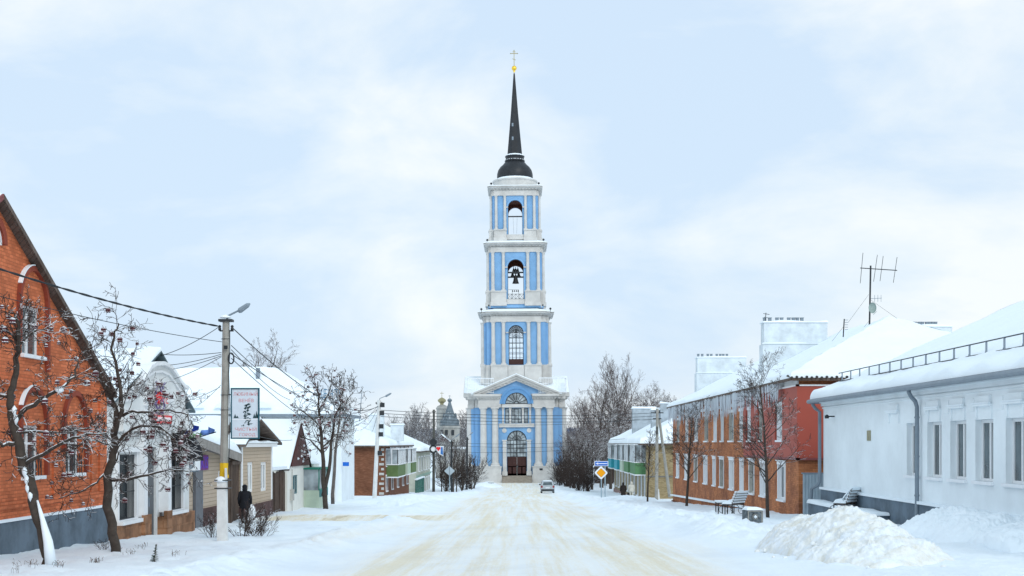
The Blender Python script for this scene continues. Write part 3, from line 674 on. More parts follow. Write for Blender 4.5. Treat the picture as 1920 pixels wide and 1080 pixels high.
# tier-2 windows
zb, zs = T2[4], T2[5]; r = 1.31
for S in SD:
    x = MB(); d = 5.3; zz = zb+1.0
    for u in (-.66, 0, .66): x.fbox(S, u-.04-(.03 if u == 0 else 0), u+.04+(.03 if u == 0 else 0), zz, zs+(.0 if u else 1.2), d-.05, d)
    for i in range(6): v = zz+(zs-zz)*i/5; x.fbox(S, -r, r, v-.045, v+.045, d-.05, d+.01)
    x.ring(S, 0, zs, r-.1, r, d-.06, d+.02, 16); x.ring(S, 0, zs, .5, .58, d-.05, d, 12)
    for i in range(1, 10): a = pi*i/10; x.prism([(cos(a)*.1-sin(a)*.035, zs+sin(a)*.1+cos(a)*.035), (cos(a)*.1+sin(a)*.035, zs+sin(a)*.1-cos(a)*.035), (cos(a)*r+sin(a)*.035, zs+sin(a)*r-cos(a)*.035), (cos(a)*r-sin(a)*.035, zs+sin(a)*r+cos(a)*.035)], S, d-.05, d)
    x.fbox(S, -r, -r+.08, zz, zs, d-.05, d+.01); x.fbox(S, r-.08, r, zz, zs, d-.05, d+.01)
    wo = part('window', x, 'darkmetal', tw)
    x = MB(); x.prism([(r, zz), (r, zs)]+[(r*cos(pi*i/16), zs+r*sin(pi*i/16)) for i in range(1, 16)]+[(-r, zs), (-r, zz)], S, d-.045, d-.035); part('pane', x, 'clear', wo)
    x = MB(); x.fbox(S, -r, r, zb, zz, d-.1, d+.02); part('lower_panel', x, 'door', wo)
# bells
def bellprof(R_, H_): return [(R_, 0), (R_*.93, H_*.06), (R_*.74, H_*.25), (R_*.6, H_*.5), (R_*.52, H_*.75), (R_*.42, H_*.9), (R_*.15, H_), (.01, H_)]
zs3 = T3[5]
bm = MB()
for S in (SD[0], SD[2]): bm.fbox(S, -4, 4, zt(509, 4.75)-.12, zt(509, 4.75)+.12, 3.2, 3.45)
bm.box(XC-.1, XC+.1, YC-3.4, YC+3.4, zt(509, 4.75)+.13, zt(509, 4.75)+.35)
part('bell_beam', bm, 'darkmetal', tw)
yf = YC-2.8
for cx, cz, rr, hh in ((0, zt(531.5, 2.8), .62, 1.5), (-.55, zt(518, 2.8), .36, .75), (.55, zt(518, 2.8), .36, .75), (0, zt(513, 2.8), .42, .9), (-.35, zt(509, 2.8), .25, .6), (.4, zt(509, 2.8), .25, .6)):
    b = MB(); b.lathe((XC+cx, yf+abs(cx)*.3, cz), bellprof(rr, hh), 16); b.tube([(XC+cx, yf+abs(cx)*.3, cz+hh), (XC+cx, yf+abs(cx)*.3, cz+hh+.3)], .05, 5); part('bell', b, 'bell', tw, smooth=True)
b = MB()
for k, u in enumerate((-.55, -.2, .15, .45)): b.lathe((XC+u, YC-3.4, zt(547, 3.4)), bellprof(.13, .3), 10)
b.tube([(XC-1.3, YC-3.4, zt(543, 3.4)), (XC+.5, YC-3.4, zt(543.5, 3.4))], .025, 4); b.tube([(XC-.6, YC-3.4, zt(543, 3.4)), (XC-.65, YC-3.4, zt(560, 3.4))], .025, 4); b.tube([(XC+.5, YC-3.4, zt(543, 3.4)), (XC+.55, YC-3.4, zt(560, 3.4))], .025, 4)
part('small_bells', b, 'bell', tw)
z0, z1 = zt(560, 4.6), zt(551, 4.6)
for S in SD:
    b = MB()
    for v in (z0, z1): b.tube([S(-1.4, v, 4.3), S(1.4, v, 4.3)], .035, 4)
    for u in (-1.4, -.7, 0, .7):
        b.tube([S(u, z0, 4.3), S(u+.7, z1, 4.3)], .025, 4); b.tube([S(u, z1, 4.3), S(u+.7, z0, 4.3)], .025, 4); b.tube([S(u, z0, 4.3), S(u, z1+.05, 4.3)], .025, 4)
    part('railing', b, 'darkmetal', tw)
b = MB()
for S in (SD[0],): b.fbox(S, -3, 3, zt(404, 4.15)-.1, zt(404, 4.15)+.1, 2.9, 3.1)
for u in (-.4, .35): b.tube([(XC+u, YC-3, zt(404, 3)), (XC+u*.7, YC-3, zt(438, 3))], .015, 3)
part('tie_beam', b, 'darkmetal', tw)
# finials on cornices, drum, dome, spire
zd = zt(347, 3.9)
b = MB(); b.lathe((XC, YC, 0), [(4.15, zd-.5), (4.15, zd-.1), (3.95, zd), (3.9, zt(336, 3.9)), (4.05, zt(335, 3.9)), (4.05, zt(332.5, 3.9))], 32); part('drum', b, 'twhite', tw)
b = MB(); z0 = zt(332, 3.0); z1 = zt(300, 1.5)
pr = [(3.12, z0), (3.22, z0+.5), (3.2, z0+1.1), (3.02, z0+1.75), (2.65, z0+2.3), (2.15, z0+2.75), (1.6, z1+.1)]
b.lathe((XC, YC, 0), pr, 32); b.lathe((XC, YC, 0), [(1.7, z1-.1), (1.85, z1+.1), (1.7, z1+.25), (1.62, z1+.7), (1.75, z1+.8), (1.75, z1+.95), (1.45, z1+1.2)], 24)
part('dome', b, 'dome', tw, smooth=True)
b = MB(); b.lathe((XC, YC, 0), [(3.85, zt(332.4, 3.9)), (3.8, zt(332.4, 3.9)+.1), (3.1, z0+.28), (3.0, z0+.3)], 24)
b.lathe((XC, YC, 0), [(1.72, z1+.12), (1.7, z1+.3), (1.6, z1+.36)], 20); b.lathe((XC, YC, 0), [(1.74, z1+.95), (1.6, z1+1.15), (1.3, z1+1.3)], 20); part('snow_cover', b, 'snow', tw, smooth=True)
b = MB(); zsb = z1+1.15; ztip = EYE+692.4*YC/2500
b.lathe((XC, YC, 0), [(1.42, zsb), (1.40, zsb+.3), (.72, zsb+(ztip-zsb)*.5), (.13, ztip)], 8, ph=pi/8); part('spire', b, 'dome', tw)
for px, py in ((960.5, 236), (960.3, 262)):
    b = MB(); q = EYE+(830-py)*YC/2500; rr = 1.4*(ztip-q)/(ztip-zsb)*.93
    b.box(XC-.5, XC-.2, YC-rr-.12, YC-rr+.15, q-.3, q+.3); part('hatch', b, 'grey', tw)
b = MB(); zc = EYE+(830-128)*YC/2500; b.lathe((XC, YC, zc), [(.12, -.75), (.2, -.6), (.12, -.48)]+[(max(.01, .46*cos(a)), .46*sin(a)) for a in [-1.3+i*.26 for i in range(11)]], 20); part('gold_ball', b, 'gold', tw, smooth=True)
b = MB(); z0 = zc+.4; zt_ = EYE+(830-94.5)*YC/2500
b.box(XC-.06, XC+.06, YC-.05, YC+.05, z0, zt_); b.box(XC-.62, XC+.62, YC-.045, YC+.045, zt_-.62, zt_-.5); b.box(XC-.26, XC+.26, YC-.04, YC+.04, zt_-.3, zt_-.2)
b.prism([(-.3+XC, zt_-1.55), (.3+XC, zt_-1.78), (.3+XC, zt_-1.68), (-.3+XC, zt_-1.45)], FF(YC), -.04, .04)
for u, v in ((-.62, -.56), (.62, -.56), (0, .0)): b.lathe((XC+u, YC, zt_+v), [(.01, -.12), (.11, 0), (.01, .12)], 8)
part('cross', b, 'copper', tw)
b = MB()
for (hh, ov, py) in ((5.75, .9, 581.5), (4.75, .8, 452), (4.15, .65, 346)):
    z = zt(py, hh)
    for sx in (-1, 1):
        for sy in (-1, 1): x = XC+sx*(hh+ov-.6); y_ = YC+sy*(hh+ov-.6); b.lathe((x, y_, z-.2), [(.05, -.3), (.05, .2), (.2, .3), (.2, .45), (.03, .6)], 8)
part('lamps', b, 'darkmetal', tw)
b = MB(); b.fbox(SD[0], 3.9, 4.45, zt(882, 8.6), zt(878.5, 8.6), h1+.6, h1+.66); part('plaque', b, 'darkmetal', tw)
tw.rotation_euler = (0, -.0072, 0)

# ================================================================ LEFT SIDE BUILDINGS
def shell(parent, x0, x1, y0, y1, zb, zt_, street, m, ops=(), depth=.25, gable=None, endops=(), name='wall', frontgable=None):
    """four walls; street = 'L' (facade at x1 faces +X) or 'R' (facade at x0 faces -X). gable on the street side, frontgable on the near end"""
    w_ = MB()
    if street == 'L': F, Fb = FL(x1), FR(x0)
    else: F, Fb = FR(x0), FL(x1)
    top = gable[1] if gable else zt_
    wall(w_, F, y0, y1, zb, top, ops, depth, gable); wall(w_, Fb, y0, y1, zb, top, (), depth, gable)
    t2 = frontgable[1] if frontgable else zt_
    wall(w_, FF(y0), x0, x1, zb, t2, endops, depth, frontgable); wall(w_, FF(y1), x0, x1, zb, t2, (), depth, frontgable)
    return part(name, w_, m, parent), F
# --- house 1: orange brick gable
X1 = -12.4
hs = thing('brick_house', 'orange brick gabled house with slate grey plinth filling the left edge', 'house', (X1, 32, -1.4))
ops = []
for yc in (37.2, 34.0, 30.0, 26.8): ops.append((yc-.68, yc+.68, .78, 2.09))
for yc in (34.0, 30.0): ops.append((yc-.72, yc+.72, 3.86, 5.13))
gb = (31.5, 7.4, 23.6, 40, 3.3)
shell(hs, -24, X1, 23.6, 40, -2.2, 3.3, 'L', 'orange', ops, .22, gb); F = FL(X1)
for o in ops: window(hs, F, *o[:4], .14, 1 if o[2] > 3 else 1, o[2]+.85, 'frame', 'glass')
b = MB()
b.fbox(F, 23.9, 40.1, -2.2, -.27, -.07, .3); b.fbox(FF(40.1), -24.05, X1-.3, -2.2, -.27, -.06, .0); b.fbox(FF(23.95), -24.05, X1-.3, -2.2, -.27, -.1, .04)
part('plinth', b, 'plinth', hs)
b = MB(); b.fbox(F, 23.9, 40.1, -.268, -.2, -.10, .0); part('snow_ledge', b, 'snow', hs)
b = MB()
b.fbox(F, 24, 40.02, .03, .13, -.05, .1); b.fbox(F, 24, 40.02, .13, .22, -.025, .1); b.fbox(F, 24.3, 39.7, 3.02, 3.2, -.05, .1); b.fbox(F, 24.5, 39.5, 3.2, 3.3, -.025, .1)
part('brick_belt', b, 'orange', hs)
for u0, u1, v1, d in ((39.35, 39.98, 3.02, .06), (35.45, 35.6, 1.9, .05), (38.62, 38.75, 3.0, .045)): b = MB(); b.fbox(F, u0, u1, .222, v1, -d, .1); part('brick_pilaster', b, 'orange', hs)
for yc, vb, vs, r in [(y_, 1.0, 2.15, .86) for y_ in (37.2, 34.0, 30.0, 26.8)]+[(34.0, 3.7, 5.15, .92), (30.0, 3.7, 5.15, .92)]:
    b = MB(); b.ring(F, yc, vs, r, r+.14, -.10, .02, 14, ry=.95); b.fbox(F, yc+r, yc+r+.14, vb-.2, vs, -.10, .02); b.fbox(F, yc-r-.14, yc-r, vb+.4, vs, -.10, .02)
    a_ = part('arch_trim', b, 'redtrim', hs)
    if yc < 33 or vs < 3 and yc > 36: continue
    b = MB(); b.ring(F, yc, vs, r+.142, r+.17, -.11, .0, 8, a0=pi*.5, a1=pi*.85, ry=.95); part('snow_cover', b, 'snow', a_)
b = MB(); b.ring(F, 31.5, 6.4, .42, .62, -.10, .02, 14); part('arch_trim', b, 'redtrim', hs)
b = MB(); b.ring(F, 31.5, 6.4, .36, .42, -.04, .02, 14); b.fbox(F, 31.1, 31.9, 6.37, 6.42, -.04, .0); b.fbox(F, 31.47, 31.53, 6.42, 6.75, -.04, 0); wo = part('window', b, 'frame', hs)
b = MB(); b.disc(F, 31.5, 6.4, .37, -.02, -.01, 14, 0, pi); part('pane', b, 'glass', wo)
# window grilles on the ground floor
for yc in (37.2, 34.0, 30.0, 26.8):
    b = MB()
    for i in range(7): u = yc-.6+i*.2; b.tube([F(u, .8, -.02), F(u, 1.05, -.02), F(u, 1.3, -.02)], .012, 4)
    for k in range(3): b.tube([F(yc+cos(a)*(.18+.14*k), 1.0+sin(a)*(.18+.14*k), -.05) for a in [i*pi/8 for i in range(9)]], .012, 4)
    part('grille', b, 'darkmetal', hs)
roof(hs, -24, X1, 23.6, 40, 3.3, 7.5, 'X', oh=.35, ohg=.2, t=.05, rt=.12, rc=31.5)
for sg in (-1, 1):
    b = MB(); ye = 31.5+sg*(8.85 if sg > 0 else 8.25); ze = 3.3-.165
    b.prism([(31.5, 7.4), (31.5, 7.53), (ye, ze+.04), (ye, ze-.14)] if sg > 0 else [(31.5, 7.53), (31.5, 7.4), (ye, ze-.14), (ye, ze+.04)], F, -.25-(.003 if sg > 0 else 0), -.205)
    part('fascia', b, 'fascia' if sg < 0 else 'soffit', hs)
# --- shop with baroque parapet
sh = thing('white_shop', 'narrow white shop with curved parapet, red sign, stone plinth and barred windows', 'shop', (-12.4, 45.5, -1.6))
XS = -12.4; F = FL(XS)
ops = [(41.05, 42.95, -.78, 1.28), (46.75, 48.9, -.78, 1.28), (44.0, 45.65, -1.75, 1.5)]
wl = MB(); wall(wl, F, 40.15, 50.2, -2.2, 2.9, ops, .25); wall(wl, FF(40.15), -22, XS, -2.2, 2.9); wall(wl, FF(50.2), -22, XS, -2.2, 2.9); wall(wl, FR(-22), 40.15, 50.2, -2.2, 2.9)
part('wall', wl, 'shopwhite', sh)
b = MB(); Fg = FL(XS-.25); b.prism([(40.6, 2.9), (50.0, 2.9), (45.5, 4.72)], Fg, 0, .2); part('gable_boards', b, mat('grey_boards', (.42, .40, .36), .8, .1, 1, kind='cladding'), sh)
sk = [(40.9, 3.15), (41.6, 3.2), (42.3, 3.35), (43.0, 3.7), (43.6, 4.05), (44.2, 4.2), (45.2, 4.28), (46.1, 4.22), (46.8, 4.02), (47.4, 3.78), (48.0, 3.62), (48.5, 3.58), (48.5, 2.0), (40.9, 2.0)]
b = MB(); b.prism(sk, F, -.28, .02); part('parapet', b, 'shopwhite', sh)
b = MB()
for (u0, v0), (u1, v1) in zip(sk[:-3], sk[1:-2]): b.prism([(u0, v0), (u1, v1), (u1, v1+.13), (u0, v0+.13)], F, -.42, .05)
for (u0, v0), (u1, v1) in zip(sk[:-3], sk[1:-2]): b.prism([(u0, v0-.25), (u1, v1-.25), (u1, v1-.17), (u0, v0-.17)], F, -.34, -.27)
for u in (43.35, 46.2):
    b.fbox(F, u-.2, u+.2, -.75, 3.3, -.33 if u > 45 else -.30, .0); b.fbox(F, u-.3, u+.3, 3.05, 3.3, -.4, -.0); b.fbox(F, u-.25, u+.25, 2.85, 2.93, -.37, 0)
for u0, u1 in ((40.9, 43.1), (46.6, 49.05)): b.fbox(F, u0, u1, -.9, -.78, -.28, -.0); b.fbox(F, u0, u0+.15, -.78, 1.45, -.12, 0); b.fbox(F, u1-.15, u1, -.78, 1.45, -.12, 0); b.fbox(F, u0, u1, 1.35, 1.5, -.18, 0)
part('moulding', b, mat('white_moulding', (.80, .81, .82), .8, .03, 2), sh)
b = MB(); b.fbox(F, 40.2, 43.85, -2.2, -.9, -.22, 0); b.fbox(F, 45.8, 50.2, -2.2, -.9, -.22, 0); b.fbox(F, 43.1, 43.85, -2.2, -.7, -.34, -.22); b.fbox(F, 45.8, 46.5, -2.2, -.7, -.34, -.22); part('stone_plinth', b, 'facestone', sh)
for o in ops[:2]:
    wo = window(sh, F, *o, .2, 1, .6, 'darkmetal', 'glass')
    b = MB(); n = 13
    for i in range(n+1): u = o[0]+.05+(o[1]-o[0]-.1)*i/n; b.tube([F(u, o[2]+.04, -.02), F(u, o[3]-.04, -.02)], .013, 4)
    for v in (-.74, .1, 1.24): b.tube([F(o[0], v, -.02), F(o[1], v, -.02)], .02, 4)
    part('grille', b, 'darkmetal', wo)
b = MB(); b.fbox(F, 44.0, 45.65, -1.75, 1.5, .1, .2); b.fbox(F, 44.1, 44.75, -1.6, 1.3, .06, .1); b.fbox(F, 44.9, 45.55, -1.6, 1.3, .06, .1); dr = part('door', b, mat('dark_grey_door', (.10, .11, .12), .5, .08, 2), sh)
b = MB(); b.tube([F(44.8, -.5, .02), F(44.8, -.2, .02)], .025, 5); part('handle', b, 'grey', dr)
b = MB(); n = 10                                                # domed awnings
for uc in (48.0,):
    for i in range(n):
        a0, a1_ = pi*i/n, pi*(i+1)/n
        for k in range(5):
            t0, t1 = k/5*pi/2, (k+1)/5*pi/2
            q = lambda a, t: F(uc+cos(a)*.95*cos(t), 1.0+1.15*sin(t), -.1-sin(a)*.95*cos(t))
            b.quad(q(a0, t0), q(a1_, t0), q(a1_, t1), q(a0, t1))
part('awning', b, 'black', sh)
roof(sh, -22, XS, 40.4, 50.0, 2.95, 4.78, 'X', oh=.3, ohg=.22, t=.05, rt=.06, rm=mat('blue_grey_roof_edge', (.10, .15, .17), .6), rc=45.5)
# signs on the shop
sg = thing('shop_sign', 'red heart sign lettered HE over purple ribbons on the white shop', 'sign', (-12.05, 45.0, 2.4))
F2 = FL(-12.05); b = MB(); b.disc(F2, 44.45, 3.22, .14, -.06, 0, 14); b.disc(F2, 44.68, 3.22, .14, -.063, 0, 14); b.prism([(44.32, 3.17), (44.81, 3.17), (44.56, 2.9)], F2, -.057, 0); part('heart', b, 'red', sg)
text(sg, 'lettering', 'НЕ', F2(44.88, 2.98, -.05), (0, 1, 0), (0, 0, 1), .85, .34, 'red')
b = MB()
for u, ph in ((44.35, 0), (44.75, 2), (45.15, 4)): b.tube([F2(u+.16*sin(v*2.3+ph), 2.68+v*.15-.05, -.02-.004*ph) for v in range(8)], .035, 5)
part('ribbon', b, mat('lilac_ribbon', (.20, .16, .34), .6), sg)
s2 = thing('shop_banner', 'red banner with white writing strokes low on the white shop parapet', 'sign', (-12.05, 45.0, 1.9))
b = MB(); b.prism([(44.0, 2.3), (46.1, 2.3), (46.2, 2.58), (43.9, 2.58)], F2, -.05, 0); part('panel', b, 'red', s2)
b = MB()
for k in range(9): u = 44.2+k*.2; b.tube([F2(u, 2.37, -.06), F2(u+.05, 2.52, -.06), F2(u+.1, 2.38, -.06), F2(u+.15, 2.5, -.06)], .014, 4)
part('writing', b, 'signwhite', s2)
# --- low sided house with purple sign
bh = thing('sided_house', 'low beige sided house with sloping snowy roof and purple shop sign', 'house', (-12.7, 54, -1.9))
XB = -12.7; F = FL(XB)
wl = MB(); P4 = [(50.3, -2.4), (58.9, -2.4), (58.9, 1.0), (50.3, 1.75)]
for x in (XB, -20): wl.quad(*[(x, u, v) for u, v in P4])
wl.quad((XB, 50.3, -2.4), (-20, 50.3, -2.4), (-20, 50.3, 2.6), (XB, 50.3, 1.75)); wl.quad((XB, 58.9, -2.4), (-20, 58.9, -2.4), (-20, 58.9, 2), (XB, 58.9, 1))
part('wall', wl, 'siding', bh)
b = MB(); b.fbox(F, 50.35, 58.85, -2.4, -1.0, -.06, .05); part('plinth', b, 'brownsid', bh)
b = MB(); slab(b, [(XB+.55, 49.8, 1.95), (XB+.55, 58.6, 1.15), (-20, 58.6, 3.0), (-20, 49.8, 3.8)], .35); ro = part('roof', b, mat('grey_soffit_boards', (.30, .28, .26), .8, .1), bh)
b = MB(); snowpatch(b, (XB+.55, 49.8, 1.95), (XB+.55, 58.6, 1.15), (-20, 58.6, 3.0), (-20, 49.8, 3.8), .3, fr=(1, 1, 1, 0)); part('roof_snow', b, 'snow', ro, smooth=True)
window(bh, F, 56.4, 57.3, -.3, .45, -.03, 0, None, 'frame', 'glass', False)
b = MB(); b.fbox(F, 52.0, 53.2, -1.85, .55, -.12, .0); dr = part('door', b, mat('grey_steel_door', (.13, .14, .16), .5, .06), bh)
b = MB(); b.tube([F(53.0, -.8, -.15), F(53.0, -.6, -.15)], .02, 5); part('handle', b, 'grey', dr)
b = MB(); b.fbox(F, 51.9, 54.6, -2.2, -1.9, -1.2, .0); part('step', b, 'concrete', bh)
sg = thing('purple_sign', 'small purple lettered shop sign on the beige sided wall', 'sign', (-12.6, 53.4, .9))
F2 = FL(-12.64); b = MB(); b.fbox(F2, 52.0, 54.3, .55, 1.15, -.02, 0); part('panel', b, mat('purple_panel', (.20, .015, .22), .5, .2, 3), sg)
text(sg, 'lettering', 'ELKIS', F2(52.1, .62, -.03), (0, 1, 0), (0, 0, 1), 2.1, .46, mat('violet_lettering', (.10, .03, .62), .5, 0), dep=.01)
fl = thing('street_flag', 'faded blue and green flag hanging from a pole by the white shop', 'flag', (-12.0, 50.5, 1.5))
def cloth(name, A, B, C, D, m, parent, n=10, amp=.08):
    b = MB(); A, B, C, D = map(Vector, (A, B, C, D))
    for j in range(n+1):
        for i in range(n+1):
            p = A.lerp(B, i/n).lerp(D.lerp(C, i/n), j/n); b.v.append((p.x+amp*sin(i*1.1+j*.5), p.y+amp*cos(i*.9), p.z+amp*.3*sin(i*.8)))
    for j in range(n):
        for i in range(n): a = j*(n+1)+i; b.f.append((a, a+1, a+n+2, a+n+1))
    return part(name, b, m, parent, smooth=True)
cloth('blue_stripe', P(345, 812, 47), P(368, 798, 47), P(372, 803, 47), P(347, 818, 47), mat('deep_blue_cloth', (.02, .06, .42), .8), fl)
cloth('green_stripe', P(356, 812, 47), P(374, 812, 47), P(376, 817, 47), P(358, 822, 47), mat('pale_green_cloth', (.22, .42, .20), .8), fl)
cloth('cloth', P(374, 810, 47), P(396, 801, 47), P(402, 811, 47), P(376, 818, 47), mat('pale_blue_cloth', (.16, .30, .72), .8), fl)
b = MB(); b.tube([P(352, 826, 47.6), P(405, 810, 46.9)], .02, 5); part('pole', b, 'darkmetal', fl)
ac = thing('air_conditioner', 'white air conditioner box mounted between the white shop and beige house', 'air conditioner', P(362, 880, 50.6))
b = MB(); q = P(362, 867, 50.6); b.box(q.x-.19, q.x+.19, q.y-.35, q.y+.35, q.z-.3, q.z+.3); part('case', b, 'frame', ac)
b = MB(); b.ring(FF(q.y-.36), q.x, q.z, .02, .15, -.01, .005, 20, 0, 2*pi, 1.6); part('fan_grille', b, 'grey', ac)
b = MB(); b.box(q.x-.3, q.x+.15, q.y-.3, q.y-.25, q.z-.36, q.z-.305); b.box(q.x-.3, q.x+.15, q.y+.25, q.y+.3, q.z-.36, q.z-.305); part('bracket', b, 'grey', ac)
# --- taller beige part behind the billboard
b2 = thing('beige_annex', 'tall beige sided annex with two narrow white windows and purple-brown plinth', 'house', (-12.2, 62.5, -2.1))
XA = -12.25; ops = [(60.3, 61.6, -.62, .76), (63.4, 64.9, -.68, .72)]
shell(b2, -20, XA, 59, 66.2, -2.6, 1.6, 'L', 'siding', ops, .15); F = FL(XA)
for o in ops: window(b2, F, *o, .05, 1, None, 'frame', 'curtain', False, .14)
b = MB(); b.fbox(F, 58.96, 66.24, -2.6, -1.2, -.06, .02); b.fbox(FF(58.95), -13.5, XA-.03, -2.6, -1.2, 0, .04); part('plinth', b, 'brownsid', b2)
b = MB(); b.fbox(F, 58.9, 59.15, -1.15, 1.55, -.03, .02); b.fbox(F, 66.0, 66.25, -1.15, 1.55, -.03, .02); b.fbox(F, 58.8, 66.4, 1.45, 1.62, -.25, .05); part('trim', b, 'frame', b2)
b = MB(); snowpatch(b, (XA+.3, 58.8, 1.62), (XA+.3, 66.4, 1.62), (XA-1, 66.4, 1.62), (XA-1, 58.8, 1.62), .1, fr=(1, 1, 1, 0), amp=.02); part('snow_cover', b, 'snow', b2, smooth=True)
b = MB(); b.prism([(58.2, 1.65), (66.6, 1.65), (63.3, 2.62), (60.5, 2.62)], FL(XA-.6), 0, .2); part('gable_boards', b, 'soffit', b2)
roof(b2, -20, XA, 58.8, 66.9, 1.72, 2.75, 'X', oh=.45, ohg=.32, t=.09, rt=.1, rc=61.8)
dg_ = thing('plank_gate', 'dark wooden plank gate between the low and tall beige houses', 'gate', (-12.75, 58.95, -2.1))
b = MB(); b.fbox(FL(-12.35), 57.2, 58.9, -2.2, .7, 0, .08); part('boards', b, 'planks', dg_)
b = MB(); b.fbox(FL(-12.35), 57.1, 58.9, .7, .85, -.1, .12); b.fbox(FL(-12.35), 57.1, 57.2, -2.2, .7, -.05, .1); part('frame', b, 'soffit', dg_)
# --- wooden fence with gate
wf = thing('wooden_fence', 'weathered dark plank fence with snow cap beyond the beige annex', 'fence', (-12.5, 69, -2.2))
F = FL(-12.5)
for i in range(18):
    u = 66.35+i*.29; b = MB(); b.fbox(F, u, u+.26, -2.6, .12+R.uniform(-.06, .1), R.uniform(0, .05), .09); part('plank', b, 'planks', wf)
b = MB(); b.fbox(F, 66.3, 71.4, -.3, -.2, .1, .16); b.fbox(F, 66.3, 71.4, -1.8, -1.7, .1, .16); part('rail', b, 'planks', wf)
b = MB(); b.fbox(F, 66.3, 71.4, .24, .4, -.12, .22); part('snow_cap', b, 'snow', wf)
# --- white house with dark red gable
rh = thing('white_cottage', 'small white cottage with steep dark red gable and broad snowy roof', 'house', (-12.4, 77, -2.2))
ops = [(73.3, 75.0, -1.2, -.15), (80.9, 82.4, -1.3, -.2)]
shell(rh, -24, -12.4, 71.5, 83, -2.9, .35, 'L', 'cream', ops, .15); F = FL(-12.4)
for o in ops: window(rh, F, *o, .06, 1, None, mat('teal_grey_frame', (.10, .22, .25), .6), 'glass', False, .1)
b = MB(); b.prism([(72.3, .35), (78.7, .35), (75.4, 2.8)], F, -.1, .12); part('gable', b, mat('dark_red_metal_gable', (.10, .022, .018), .6, .15, 1.5, kind='cladding'), rh)
roof(rh, -24, -12.4, 71.7, 79.1, .35, 2.85, 'X', oh=.2, ohg=.12, t=.16, rt=.07, rm=mat('dark_roof_edge', (.06, .03, .03), .6))
b = MB(); snowpatch(b, (-12.25, 79.0, .36), (-12.25, 83.1, .36), (-24, 83.1, .8), (-24, 79.0, .8), .2, fr=(1, 0, 1, 0)); part('low_roof_snow', b, 'snow', rh, smooth=True)
b = MB()
for k in range(7): u = R.uniform(73.8, 77.2); v = R.uniform(.5, 1.5); b.lathe(F(u, v, -.12), [(.01, -.07), (.1, 0), (.01, .08)], 7)
part('snow_clumps', b, 'snow', rh)
b = MB(); b.fbox(F, 77.0, 80.4, -2.3, -1.1, -.9, 0); part('porch_panel', b, 'palegrn', rh); b = MB(); b.fbox(F, 77.0, 80.4, -1.5, -1.12, -.92, -.905); part('teal_band', b, mat('dark_teal_band', (.01, .16, .16), .6), rh)
b = MB()
for u in (77.05, 78.7, 80.35): b.fbox(F, u-.05, u+.05, -1.1, .1, -.9, -.8)
b.fbox(F, 76.9, 80.5, .1, .2, -1.0, 0); b.fbox(F, 77.0, 80.4, -1.12, -1.04, -.92, -.8); part('porch_frame', b, mat('green_frame', (.03, .25, .18), .6), rh)
b = MB(); b.fbox(F, 77.0, 80.4, -1.04, .1, -.85, -.83); b.fbox(F, 76.98, 77.0, -1.1, .1, -.85, 0); part('pane', b, 'curtain', rh)
b = MB(); b.tube([F(72.6, .2, -.08), F(72.6, -2.4, -.08)], .03, 6); b.fbox(F, 72.3, 72.9, -1.5, -.9, -.15, 0); part('meter_box', b, 'oldwood', rh)
# --- large two-storey white building with hipped snow roof
wb = thing('white_hall', 'long two storey white building with a huge hipped snowy roof and roof letters', 'building', (-22, 98, -3))
XW = -12.1; ops = [(93.2, 94.2, 1.0, 2.6), (95.6, 96.6, 1.0, 2.6)]
shell(wb, -38, XW, 91.3, 98.3, -3.6, 3.85, 'L', 'white', ops, .2, endops=[(-14.2, -13.3, -2.6, -.2)])
for o in ops: window(wb, FL(XW), *o, .1, 1)
b = MB(); b.fbox(FF(91.3), -14.18, -13.32, -2.6, -.2, .08, .14); part('door', b, mat('blue_grey_door', (.16, .22, .27), .6), wb)
roof(wb, -38, XW, 91.3, 98.3, 3.95, 6.7, 'X', h1=5.2, oh=.45, t=.3, rt=.16, rm='grey')
b = MB(); F = FF(91.3)
b.fbox(F, -38.1, XW+.1, 3.15, 3.3, -.12, 0); b.tube([(-12.6, 91.15, 3.8), (-12.6, 91.15, -3)], .08, 6); part('downpipe', b, 'whitewash', wb)
b = MB(); b.fbox(F, -37.9, -17.5, 2.4, 3.9, -.04, 0)
for i in range(8): b.fbox(F, -37.5+i*2.5, -37.42+i*2.5, 2.4, 3.9, -.06, -.04)
part('grey_panels', b, mat('pale_grey_panels', (.50, .49, .46), .8, .06), wb)
b = MB()
for i in range(9): b.disc(FF(90.75), -36+i*2.3, 3.45, 1.0, -.1, .12, 12, radians(35), radians(145))
part('snow_lip', b, 'snow', wb)
b = MB(); q = P(646, 870, 91.2); b.box(q.x-.12, q.x+.3, 91.18, 91.26, .05, .32); part('street_plate', b, 'blue', wb)
b = MB()
for u in (-18.3,): b.box(u-.12, u+.12, 93.6, 93.9, 5.5, 6.9)
part('roof_vent', b, 'grey', wb)
rs = thing('rooftop_letters', 'blue cutout letters ЦЕНТР standing on the white building roof corner', 'sign', P(598, 765, 91.6))
q = P(596, 750, 91.6); text(rs, 'lettering', 'ЦЕНТР', (q.x, q.y, q.z), (1, 0, 0), (0, 0, 1), 1.75, .75, mat('blue_grey_letters', (.08, .2, .32), .6))
b = MB()
for i in range(5): x = q.x+.1+i*.4; b.tube([(x, q.y+.05, q.z-.55), (x, q.y+.05, q.z+.8)], .02, 4)
b.tube([(q.x-.1, q.y+.05, q.z-.06), (q.x+1.85, q.y+.05, q.z-.06)], .025, 4); b.tube([(q.x-.1, q.y+.05, q.z+.35), (q.x+1.85, q.y+.05, q.z+.35)], .02, 4); part('frame', b, 'grey', rs)
